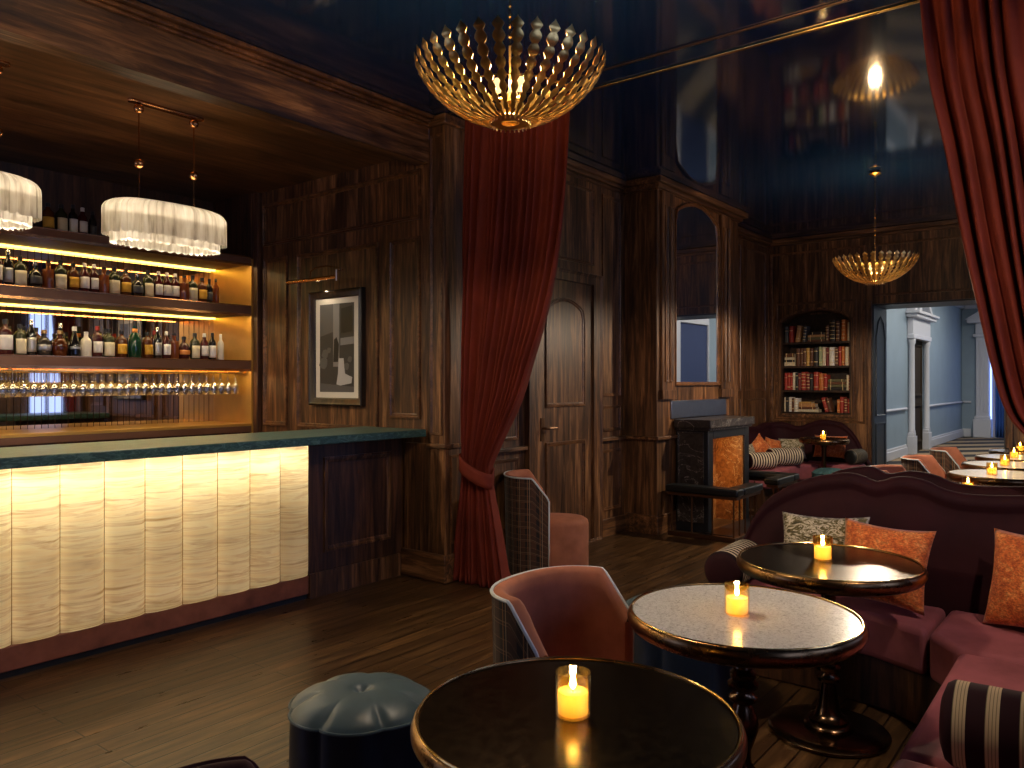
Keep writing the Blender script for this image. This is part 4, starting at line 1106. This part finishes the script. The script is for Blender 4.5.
def place_book(rowi, x0, x1, hpx, colr, lean=0.):
    y0 = 3.829 - (x0 / 6.68 + 775 - 781) * .01331; y1 = 3.829 - (x1 / 6.68 + 775 - 781) * .01331
    y0 = min(y0, 3.803); y1 = max(y1, 2.927); w = (y0 - y1) * .95; h = min(hpx / 6.68 * .0137 * 1.0, .285); z = SH[3 - rowi] + .001
    counts[rowi] = counts.get(rowi, 0) + 1
    o = book_mesh(w, h, .17, colr, random.choice([(.16, .8), (.12, .3, .5, .7, .86), (.7,), (.2, .78)]), rowi * 100 + counts[rowi])
    yc = min(max((y0 + y1) / 2, 2.926 + w / 2), 3.804 - w / 2)
    if lean:
        o.rotation_euler = (lean, 0, 0); zz = abs(math.sin(lean)) * w / 2; o.location = (11.055, yc + math.sin(lean) * h * .5, z + zz)
    else: o.location = (11.055 + random.uniform(-.006, .01), yc, z)
    tag(o, '%s book %s, %s upright from left on the %s bookcase shelf' % (colr, 'leaning' if lean else 'standing', ORD[counts[rowi]], row_names[rowi]), 'book', 'books in the arched bookcase')
def stack_book(rowi, x0, x1, items):
    y0 = 3.829 - (x0 / 6.68 + 775 - 781) * .01331; y1 = 3.829 - (x1 / 6.68 + 775 - 781) * .01331
    y0 = min(y0, 3.803); z = SH[3 - rowi] + .001; L = y0 - y1; yc = (y0 + y1) / 2
    for k, (colr, th, f, off) in enumerate(items):
        o = book_mesh(th, L * f, .16, colr, (.15, .8), rowi * 100 + 50 + k)
        o.rotation_euler = (PI / 2, 0, 0); o.location = (11.06, yc + L * f / 2 + off * L, z + th / 2); z += th + .001
        tag(o, '%s book lying flat, %s from bottom of the stack on the %s bookcase shelf' % (colr, ORD[k + 1], row_names[rowi]), 'book', 'books in the arched bookcase')
for a in [(52, 78, 110, 'grey'), (86, 110, 112, 'red'), (135, 163, 112, 'tan', .14), (182, 204, 108, 'grey', .12), (335, 355, 105, 'brown'), (360, 398, 140, 'black'), (402, 426, 130, 'brown'), (438, 462, 142, 'orange'), (478, 502, 120, 'cream')]: place_book(0, *a)
stack_book(0, 214, 328, [('brown', .03, 1, 0), ('olive', .032, .95, .02), ('tan', .032, 1, 0), ('black', .034, .8, -.05)])
for a in [(136, 160, 118, 'brown'), (162, 181, 120, 'brown'), (183, 203, 116, 'brown'), (206, 227, 120, 'gold'), (231, 251, 118, 'brown'), (256, 284, 122, 'black'), (288, 310, 126, 'green'), (313, 335, 124, 'cream'), (338, 355, 118, 'maroon'), (358, 392, 122, 'white'), (397, 415, 118, 'brown'), (419, 437, 126, 'red'), (439, 456, 124, 'orange'), (462, 481, 120, 'cream'), (485, 506, 118, 'tan')]: place_book(1, *a)
stack_book(1, 46, 129, [('cream', .055, 1, 0), ('black', .03, .9, .03), ('cream', .035, .95, 0), ('brown', .055, .9, .02)])
for a in [(52, 72, 116, 'red'), (74, 93, 116, 'red'), (95, 112, 116, 'red'), (113, 126, 120, 'cream'), (129, 148, 118, 'black'), (150, 167, 114, 'maroon'), (170, 199, 122, 'red'), (203, 226, 116, 'maroon'), (229, 249, 110, 'black'), (252, 285, 122, 'red'), (288, 318, 112, 'orange'), (321, 343, 104, 'red'), (471, 484, 100, 'cream'), (485, 497, 100, 'red')]: place_book(2, *a)
stack_book(2, 347, 469, [('black', .04, 1, 0), ('olive', .036, .95, .01), ('brown', .036, .98, 0), ('olive', .034, .9, .02)])
for a in [(47, 61, 98, 'cream'), (63, 80, 100, 'black'), (83, 102, 98, 'white'), (104, 118, 92, 'brown'), (121, 146, 92, 'white'), (318, 340, 98, 'red', -.28), (346, 364, 96, 'brown', -.24), (408, 426, 86, 'orange'), (429, 451, 104, 'red'), (455, 475, 96, 'maroon'), (478, 503, 90, 'red')]: place_book(3, *a)
stack_book(3, 150, 286, [('cream', .036, 1, 0), ('brown', .03, .85, .05), ('tan', .05, .8, .07), ('gold', .02, .6, .15)])
# ------------------------------------------------------------------ upholstery
def sofa_back(bm, path, hs, side, n=150, depth=.17):
    """path: list of (x, y) of the rear line, hs: rows (distance, height); side +1: the seat lies left of the path"""
    L = [0.]
    for p, q in zip(path, path[1:]): L.append(L[-1] + math.hypot(q[0] - p[0], q[1] - p[1]))
    ht = smooth_tab(hs, 120)
    def at_s(d):
        for i in range(len(path) - 1):
            if d <= L[i + 1] or i == len(path) - 2:
                t = (d - L[i]) / (L[i + 1] - L[i]); return V((path[i][0] + (path[i + 1][0] - path[i][0]) * t, path[i][1] + (path[i + 1][1] - path[i][1]) * t, 0))
    rows = []
    for k in range(n + 1):
        d = L[-1] * k / n; e = 1e-2 * L[-1]
        p = at_s(d); t = (at_s(min(L[-1], d + e)) - at_s(max(0, d - e))).normalized(); nn = V((-t.y, t.x, 0)) * side
        h = lerp_tab(ht, d)[0]
        prof = [(0, .05), (0, h - .06), (.012, h - .02), (.035, h - .003), (.058, h), (.082, h - .01), (.098, h - .035), (.098, h - .055), (.088, h - .075), (.086, h - .09), (.105, h - .13)]
        zl = h - .13
        prof += [(.105 + (depth - .105) * q, zl + (min(.43, zl - .02) - zl) * q) for q in (.35, .7, 1.)] + [(depth, .06)]
        rows.append([bm.verts.new(p + nn * o + V((0, 0, z))) for o, z in prof])
    m = len(rows[0])
    for a, c in zip(rows, rows[1:]):
        for j in range(m):
            q = (j + 1) % m; bm.faces.new((a[j], c[j], c[q], a[q]))
    bm.faces.new(rows[0]); bm.faces.new(rows[-1][::-1])
def cushion(poly, name, parent, z0=.25, z1=.45, m='seat_velvet', crown=.012, o=(0, 0, 0)):
    b = BM(); prism(b, inset(poly, .004), z0, z1); bmesh.ops.translate(b, verts=b.verts[:], vec=-V(o))
    ob = finish(b, name, m, parent, bevel=.03, seg=4); return ob

# main banquette, an L round the three tables
sf = thing('banquette', 'main burgundy velvet banquette with scalloped back beside the three near tables', 'sofa', (4.0, .6, 0)); o_ = V(sf.location)
b = BM()
sofa_back(b, [(4.30, 1.70), (4.30, -.25), (4.285, -.30), (4.25, -.33), (4.2, -.345), (1.25, -.35)],
          [(0, .60), (.023, .64), (.10, .80), (.213, .91), (.372, .992), (.524, 1.03), (.61, 1.034), (.707, 1.003), (.804, 1.035), (.91, 1.028), (1.01, .988), (1.12, .974), (1.33, .987), (1.6, 1.03), (1.8, 1.03), (2.1, .97), (2.8, 1.), (3.6, 1.03), (4.4, .97), (5.2, .7)], -1)
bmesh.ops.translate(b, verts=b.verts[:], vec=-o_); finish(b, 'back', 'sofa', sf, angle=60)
for poly in ([(4.135, 1.70), (3.86, 1.70), (3.85, 1.20), (3.80, .92), (3.675, .668), (4.135, .66)], [(4.135, .655), (3.67, .662), (3.512, .53), (3.506, -.18), (4.135, -.18)],
             [(3.50, .525), (2.432, .52), (2.43, -.185), (3.50, -.18)], [(2.426, .52), (1.30, .52), (1.30, -.185), (2.426, -.185)]):
    cushion(poly, 'seat_cushion', sf, o=o_)
b = BM(); prism(b, [(4.13, 1.66), (3.92, 1.66), (3.92, 1.18), (3.87, .86), (3.62, .47), (3.45, .44), (1.34, .44), (1.34, -.17), (4.13, -.17)], .0, .252)
bmesh.ops.translate(b, verts=b.verts[:], vec=-o_); finish(b, 'base', 'wood_dark', sf, bevel=.01)

s2 = thing('banquette', 'burgundy banquette standing back to back behind the main one', 'sofa', (4.9, .6, 0)); o_ = V(s2.location)
b = BM()
sofa_back(b, [(4.56, 1.62), (4.56, -1.2)], [(0, .60), (.10, .78), (.2, .90), (.30, .985), (.43, 1.03), (.52, 1.037), (.60, 1.006), (.71, 1.028), (.82, 1.015), (.95, .975), (1.2, .985), (1.6, 1.03), (2.2, .97), (2.82, .9)], 1)
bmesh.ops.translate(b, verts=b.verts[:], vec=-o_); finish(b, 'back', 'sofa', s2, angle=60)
cushion([(4.735, 1.6), (4.735, .3), (5.25, .3), (5.1, 1.0), (5.05, 1.6)][::-1][::-1], 'seat_cushion', s2, o=o_)
cushion([(4.735, .29), (4.735, -.7), (5.4, -.7), (5.3, .29)], 'seat_cushion', s2, o=o_)
b = BM(); prism(b, [(4.735, 1.55), (4.735, -1.1), (5.2, -1.1), (5.2, .3), (5.02, 1.0), (5., 1.55)], 0, .252); bmesh.ops.translate(b, verts=b.verts[:], vec=-o_); finish(b, 'base', 'wood_dark', s2)

s3 = thing('banquette', 'far wine-coloured corner banquette below the bookcase', 'sofa', (10.4, 3.4, 0)); o_ = V(s3.location)
b = BM()
ang = [PI / 2 - PI / 2 * i / 8 for i in range(9)]
path = [(9.03, 3.955), (9.8, 3.955)] + [(10.66 + .28 * math.cos(a), 3.675 + .28 * math.sin(a)) for a in ang] + [(10.94, 2.62)]
sofa_back(b, path, [(0, .92), (.6, .95), (1.2, .91), (1.5, .945), (1.75, .945), (1.98, .945), (2.2, .90), (2.45, .985), (2.62, .99), (2.78, .95), (2.93, .80), (3.05, .56), (3.11, .46)], -1)
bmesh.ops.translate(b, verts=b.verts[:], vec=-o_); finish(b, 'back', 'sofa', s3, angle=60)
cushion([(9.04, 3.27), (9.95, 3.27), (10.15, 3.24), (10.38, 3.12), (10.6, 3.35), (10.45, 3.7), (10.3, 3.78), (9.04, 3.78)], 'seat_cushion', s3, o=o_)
cushion([(10.385, 3.11), (10.385, 2.64), (10.765, 2.64), (10.765, 3.4), (10.62, 3.34)], 'seat_cushion', s3, o=o_)
b = BM(); prism(b, [(9.06, 3.36), (9.92, 3.33), (10.2, 3.31), (10.43, 3.15), (10.43, 2.68), (10.76, 2.68), (10.76, 3.6), (10.5, 3.78), (9.06, 3.78)], 0, .252); bmesh.ops.translate(b, verts=b.verts[:], vec=-o_); finish(b, 'base', 'wood_dark', s3)

# loose cushions
def pillow(w, h, t, mat, loc, rot, label, cat='cushion', group=None):
    b = BM()
    for sgn in (1, -1):
        def f(s, u):
            a, c = -1 + 2 * s, -1 + 2 * u
            th = ((1 - abs(a) ** 2.6) * (1 - abs(c) ** 2.6)) ** .55
            wr = .012 * math.sin(a * 9 + c * 4) * th * (1 - th)
            return V((a * w / 2 * (1 - .09 * (1 - c * c)), c * h / 2 * (1 - .10 * (1 - a * a)), sgn * (t / 2 * th + wr)))
        grid(b, 22, 22, f, flip=sgn < 0)
    bmesh.ops.remove_doubles(b, verts=b.verts[:], dist=1e-4)
    o = finish(b, 'throw_cushion', mat, angle=180)
    o.matrix_world = Matrix.Translation(loc) @ rot
    return tag(o, label, cat, group)
def facing(yaw, lean, roll=0.):
    """cushion plane: local y up, local z points along yaw, leaning back"""
    return Matrix.Rotation(yaw, 4, 'Z') @ Matrix.Rotation(PI / 2, 4, 'Z') @ Matrix.Rotation(PI / 2 - lean, 4, 'X') @ Matrix.Rotation(roll, 4, 'Z')
pillow(.43, .36, .15, 'camo', (4.05, 1.20, .66), facing(PI, .30, 0.04), 'olive and cream patterned cushion leaning on the main banquette back')
pillow(.41, .38, .15, 'orange', (3.93, .895, .655), facing(PI - .12, .34, -.03), 'orange cushion on the main banquette, partly over the patterned one')
pillow(.46, .42, .17, 'orange', (3.91, .275, .665), facing(PI - .45, .30, .06), 'orange cushion alone in the corner of the main banquette')
pillow(.30, .26, .12, 'camo', (9.36, 3.66, .61), facing(-PI / 2 - .1, .2), 'small patterned cushion at the left of the far corner banquette')
pillow(.30, .26, .11, 'orange', (9.72, 3.66, .665), facing(-PI / 2 - .5, .2, .7), 'orange cushion tipped on its corner on the far corner banquette')
pillow(.32, .28, .11, 'orange', (10.16, 3.63, .63), facing(-PI / 2 - .25, .25, -.2), 'orange cushion beside the far striped bolsters')
pillow(.36, .28, .12, 'camo', (10.49, 3.50, .62), facing(PI + .75, .25), 'olive patterned cushion in the corner of the far banquette')
pillow(.42, .30, .12, 'orange', (10.60, 3.05, .66), facing(PI, .25), 'orange cushion behind the far round table')

def bolster(L, r, mat, end, loc, yaw, label):
    n = 24
    b = BM(); R = Matrix.Rotation(PI / 2, 4, 'Y')
    lathe(b, [(0, -L / 2 - .008), (r * .6, -L / 2 - .008), (r * .9, -L / 2 + .004), (r, -L / 2 + .02), (r * 1.02, 0), (r, L / 2 - .02), (r * .9, L / 2 - .004), (r * .6, L / 2 + .008), (0, L / 2 + .008)], 36)
    bmesh.ops.transform(b, matrix=R, verts=b.verts[:])
    b.faces.ensure_lookup_table()
    for f in b.faces:
        if abs(f.calc_center_median().x) > L / 2 - .006: f.material_index = 1
    o = finish(b, 'bolster', [mat, end], angle=50); o.location = loc; o.rotation_euler = (0, 0, yaw)
    return tag(o, label, 'bolster')
bolster(.40, .10, 'stripe_fine', 'sofa', (3.92, 1.60, .556), .06, 'striped bolster at the left end of the main banquette')
bolster(.50, .112, 'stripe', 'sofa', (2.45, .145, .569), -PI / 2 + .04, 'wine and cream striped bolster on the nearest banquette seat')
bolster(.36, .10, 'stripe_fine', 'sofa', (9.26, 3.46, .557), -.6, 'striped bolster nearest the fireplace on the far banquette')
bolster(.44, .11, 'stripe_fine', 'sofa', (9.83, 3.38, .568), -.6, 'striped bolster beside the corner of the far banquette')
bolster(.26, .095, 'stripe_grey', 'black_leather', (10.56, 2.72, .552), -.3, 'grey-brown bolster at the doorway end of the far banquette')

# ------------------------------------------------------------------ tables, candles
def table(kind, x, y, label, group, R=.378, z=.735, base=.235):
    t = thing('cocktail_table', label, 'table', (x, y, 0), 0, group)
    b = BM(); lathe(b, [(0, z - .064), (R - .07, z - .064), (R - .035, z - .062), (R - .012, z - .05), (R, z - .03), (R + .001, z - .018), (R - .004, z - .004), (R - .010, z + .003), (R - .015, z + .003), (R - .0165, z - .004), (0, z - .004)], 96); finish(b, 'table_rim', 'bronze', t, angle=50)
    b = BM(); lathe(b, [(0, z - .0035), (R - .0175, z - .0035), (R - .0185, z), (0, z)], 96); finish(b, 'table_inlay', 'table_marble' if kind == 'marble' else 'bronze_top', t)
    b = BM(); tube(b, [((R - .0125) * math.cos(2 * PI * i / 96), (R - .0125) * math.sin(2 * PI * i / 96), z + .0025) for i in range(96)], .0032, 6, True); finish(b, 'rim_bead', 'brass', t)
    k = z - .735
    if kind == 'marble':
        prof = [(0, .03), (.085, .03), (.08, .045), (.05, .055), (.036, .08), (.03, .14), (.028, .19), (.044, .205), (.046, .218), (.034, .23), (.027, .25), (.026, .285), (.036, .31), (.047, .345), (.05, .372), (.045, .40), (.032, .425), (.028, .438), (.044, .448), (.047, .46), (.034, .472), (.032, .482), (.048, .492), (.050, .504), (.036, .516), (.042, .526), (.042, .538), (.030, .55), (.034, .558), (.030, .57), (.021, .585), (.020, .655), (.045, .672), (0, .672)]
    else:
        prof = [(0, .03), (.095, .03), (.1, .042), (.092, .052), (.08, .055), (.083, .066), (.064, .076), (.052, .09), (.044, .12), (.036, .17), (.030, .205), (.028, .215), (.044, .225), (.046, .238), (.032, .25), (.030, .262), (.048, .272), (.050, .286), (.036, .298), (.042, .306), (.042, .316), (.03, .328), (.028, .36), (.030, .62), (.05, .672), (0, .672)]
    b = BM(); lathe(b, [(r, q + k if q > .2 else q) for r, q in prof], 40); finish(b, 'pedestal', 'bronze_turned', t, angle=40)
    b = BM(); lathe(b, [(0, 0), (base, 0), (base + .01, .006), (base + .01, .016), (base, .024), (base - .035, .03), (0, .031)], 64); finish(b, 'base', 'bronze_turned', t, angle=40)
    return t
def candle_proto():
    c = thing('candle', '-', 'candle')
    b = BM(); lathe(b, [(0, .0), (.036, 0), (.040, .004), (.0405, .1), (.0385, .1), (.0378, .006), (0, .006)], 32); finish(b, 'glass_cup', 'amber_glass', c)
    b = BM(); lathe(b, [(0, .0065), (.0345, .0065), (.0352, .05), (.034, .056), (.030, .055), (0, .052)], 32); finish(b, 'wax', 'wax', c)
    b = BM(); tube(b, [(0, 0, .052), (.001, 0, .062)], .0012, 6); finish(b, 'wick', 'black_leather', c)
    b = BM(); lathe(b, [(0, .058), (.0055, .062), (.0085, .070), (.007, .080), (.003, .092), (0, .101)], 14); finish(b, 'flame', 'flame', c)
    add_light('candle_flame_light', 'POINT', (0, 0, .084), 1.1, (1., .72, .38), .008, parent=c)
    add_light('candle_wax_glow', 'POINT', (0, 0, .044), .16, (1., .72, .36), .008, parent=c)
    return c
cd0 = candle_proto(); cfirst = [True]
def candle(x, y, z, label, rz=0.):
    if cfirst[0]: cfirst[0] = False; o = cd0; o.location = (x, y, z)
    else: o = dup(cd0, (x, y, z))
    o['label'] = label; o['group'] = 'lit candles in amber glass cups'; return o
NT, FT = 'round tables of the near lounge', 'round tables of the far room'
table('bronze', 1.515, 1.0, 'nearest round table, dark bronze top with gold edge', NT)
table('marble', 2.521, 1.004, 'round table with cream marble top and bronze rim beside the tub chair', NT, base=.165)
table('bronze', 3.485, 1.01, 'dark bronze round table standing right before the main banquette cushions', NT, .378)
candle(1.508, 1.004, .7352, 'lit candle in amber glass on the nearest bronze table')
candle(2.498, 1.015, .7352, 'lit candle in amber glass on the near marble table')
candle(3.49, 1.035, .7352, 'lit candle in amber glass on the bronze table by the banquette')
table('bronze', 6.62, .90, 'far round table hidden behind the banquette back, only its candle showing', FT, z=.69)
table('marble', 7.62, .82, 'far marble table nearest the lounge', FT, .40, base=.18)
table('marble', 8.55, .86, 'middle one of the three far marble tables', FT, .39, base=.18)
table('marble', 9.45, .88, 'far marble table furthest from the lounge', FT, .38, base=.18)
table('bronze', 10.33, .86, 'dark round table by the right side of the far doorway', FT, .38)
candle(6.684, .935, .6902, 'lit candle just peeking over the back-to-back banquette')
candle(7.524, .881, .7352, 'lit candle on the far marble table nearest the lounge')
candle(8.404, .882, .7352, 'lit candle on the middle far marble table')
candle(9.344, .903, .7352, 'lit candle on the far marble table furthest away')
candle(10.32, .94, .7352, 'lit candle on the dark table by the far doorway')
table('bronze', 10.205, 3.01, 'dark round table in front of the far corner banquette', FT, .30, .785, base=.15)
candle(10.205, 3.02, .7852, 'lit candle on the table before the far corner banquette')

# ------------------------------------------------------------------ tub chairs
def tub_chair():
    c = thing('tub_chair', '-', 'armchair')
    A, Bk, XF = .30, .33, .0            # half width, back reach
    def plan(s, off=0.):                # s 0..1 from the left arm front round the back to the right arm front
        a, bk = A - off, Bk - off
        xs = -.08
        l1 = XF - xs; arc = PI * .5 * (a + (bk + xs)) * 1.0; tot = 2 * l1 + arc; d = s * tot
        if d < l1: return (XF - d, a)
        if d > tot - l1: return (xs + (d - (tot - l1)), -a)
        t = PI / 2 + PI * (d - l1) / arc
        cs, sn = math.cos(t), math.sin(t)
        return (xs + (bk + xs) * math.copysign(abs(cs) ** .85, cs), a * math.copysign(abs(sn) ** .85, sn))
    def top(x): return .775 if x < -.13 else .775 - (x + .13) / .13 * .165
    T = .052
    b = BM()
    def outer(s, t):
        x, y = plan(s); h = top(x) - .012; f = 1 - .05 * (1 - t)
        return V((x * f, y * f, .015 + (h - .015) * t))
    grid(b, 96, 12, outer, uv=lambda s, t: (s * 1.15, t * .76))
    finish(b, 'outer_back', 'plaid', c, angle=60)
    b = BM()
    def rim(s, t):
        if t < .35:                     # the rolled top, outside to inside
            q = t / .35; off = T * q; x, y = plan(s, off); x0, _ = plan(s, 0)
            return V((x, y, top(x0) - .012 + .016 * math.sin(PI * q)))
        q = (t - .35) / .65; x, y = plan(s, T + .012 * q); x0, _ = plan(s, 0)
        return V((x, y, (top(x0) - .012) + (.30 - top(x0)) * q))
    grid(b, 96, 14, rim)
    for s in (0., 1.):                  # the padded fronts of the arms
        xo, yo = plan(s); xi, yi = plan(s, T + .01); n = 8; za = .015; zb = top(xo) - .012
        cols = []
        for k in range(n + 1):
            q = k / n; cols.append([b.verts.new((xo + .012 * math.sin(PI * q), yo + (yi - yo) * q, z)) for z in (za, zb)])
        for p, r in zip(cols, cols[1:]): b.faces.new((p[0], r[0], r[1], p[1]))
    finish(b, 'inner_back', 'chair_velvet', c, angle=70)
    b = BM(); pts = []
    x, y = plan(0.); pts += [(x * .955, y * .955, .02), (x, y, top(x) - .02)]
    for k in range(1, 64):
        x, y = plan(k / 64); pts.append((x, y, top(x) - .006))
    x, y = plan(1.); pts += [(x, y, top(x) - .02), (x * .955, y * .955, .02)]
    tube(b, pts, .0065, 7); finish(b, 'piping', 'piping_blue', c)
    b = BM(); lathe(b, [(0, .012), (.225, .012), (.232, .03), (.232, .385), (.226, .41), (.205, .427), (.15, .434), (0, .438)], 56, (.075, 0, 0), 1.14, 1.0); finish(b, 'seat', 'chair_velvet', c, angle=60)
    return c
ch = tub_chair(); ch['group'] = 'tub chairs'
ch.location = (2.345, 1.487, 0); ch.rotation_euler = (0, 0, -PI / 2); ch['label'] = 'rust velvet tub chair pulled up beside the near marble table'
dup(ch, (5.08, 3.64, 0), math.atan2(-.787, .617) + .04, 'rust velvet tub chair standing beside the panelled door and red curtain')
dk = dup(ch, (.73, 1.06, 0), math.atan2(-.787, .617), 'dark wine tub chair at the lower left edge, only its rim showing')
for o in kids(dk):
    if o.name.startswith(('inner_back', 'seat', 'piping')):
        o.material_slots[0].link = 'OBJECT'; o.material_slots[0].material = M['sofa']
dup(ch, (7.20, 1.43, 0), -PI / 2, 'far tub chair nearest the banquette, mostly hidden by its back')
dup(ch, (8.42, 1.41, 0), -PI / 2, 'tartan-backed tub chair before the hall doorway, nearer of the two')
dup(ch, (9.64, 1.38, 0), -PI / 2, 'tartan-backed tub chair before the hall doorway, further of the two')

# ------------------------------------------------------------------ poufs
def pouf(name, loc, R, lobes, mats, label, rz=0., H=.5):
    p = thing(name, label, 'pouf', loc, rz)
    def rad(a): return R * (.925 + .075 * abs(math.cos(a * lobes / 2)) ** .6)
    b = BM(); grid(b, 144, 10, lambda s, t: V((rad(2 * PI * s) * (1 - .03 * (1 - t) ** 3 + .015 * math.sin(PI * t)) * math.cos(2 * PI * s), rad(2 * PI * s) * (1 - .03 * (1 - t) ** 3 + .015 * math.sin(PI * t)) * math.sin(2 * PI * s), .004 + (H - .064) * t)), True)
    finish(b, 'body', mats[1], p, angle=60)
    b = BM()
    def topf(s, t):
        a = 2 * PI * s; r = rad(a) * (1 - t); q = 1 - t
        groove = abs(math.cos(a * lobes / 2))
        z = H - .06 + .058 * (1 - q ** 3.2) ** .75 - .022 * math.exp(-(r / .022) ** 2) - .007 * math.exp(-(r / .08) ** 2) - .010 * math.exp(-(groove / .3) ** 2) * math.exp(-((q - .86) / .16) ** 2)
        return V((r * math.cos(a), r * math.sin(a), z))
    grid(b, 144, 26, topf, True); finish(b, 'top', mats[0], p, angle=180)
    b = BM(); tube(b, [((rad(2 * PI * i / 144) + .002) * math.cos(2 * PI * i / 144), (rad(2 * PI * i / 144) + .002) * math.sin(2 * PI * i / 144), H - .06) for i in range(144)], .005, 6, True); finish(b, 'welt', mats[0], p)
    b = BM(); lathe(b, [(0, -.004), (.012, -.002), (.014, .002), (.008, .006), (0, .007)], 16, (0, 0, H - .048)); finish(b, 'button', mats[0], p)
    return p
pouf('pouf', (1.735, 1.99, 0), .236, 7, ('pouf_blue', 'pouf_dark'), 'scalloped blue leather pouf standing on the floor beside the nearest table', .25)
pouf('pouf', (3.38, 1.64, 0), .27, 7, ('pouf_blue', 'pouf_dark'), 'blue leather pouf half hidden behind the near marble table', .1)
pouf('pouf', (9.87, 2.83, 0), .215, 10, ('teal_fabric', 'teal_fabric'), 'small teal pouf in front of the far corner banquette', 0., .46)
# ------------------------------------------------------------------ daylight, hall light, added fill spot and exposure
w = bpy.data.worlds.new('dusk_sky'); scn.world = w; w.use_nodes = True
bg = w.node_tree.nodes['Background']; bg.inputs[0].default_value = (.26, .36, .75, 1); bg.inputs[1].default_value = 3.5
add_light('hall_ceiling_light', 'AREA', (17., 2.0, 3.7), 190., (1., .95, .86), (10., .8))
add_light('hall_window_daylight', 'AREA', (24.6, 2.2, 1.6), 16., (.32, .46, 1.), (2.4, 1.2), (0, PI / 2, 0))
add_light('ceiling_downlight', 'SPOT', (2.3, -.75, 3.48), 160., (1., .80, .62), .05, (0, math.radians(-48), math.radians(29)), spot_size=math.radians(80), spot_blend=.6)  # added unseen spot, no fitting; brightens the right curtain and banquette seats
vs = scn.view_settings
vs.view_transform = 'Standard'; vs.look = 'None'; vs.gamma = 1; vs.use_curve_mapping = False; vs.exposure = 0.
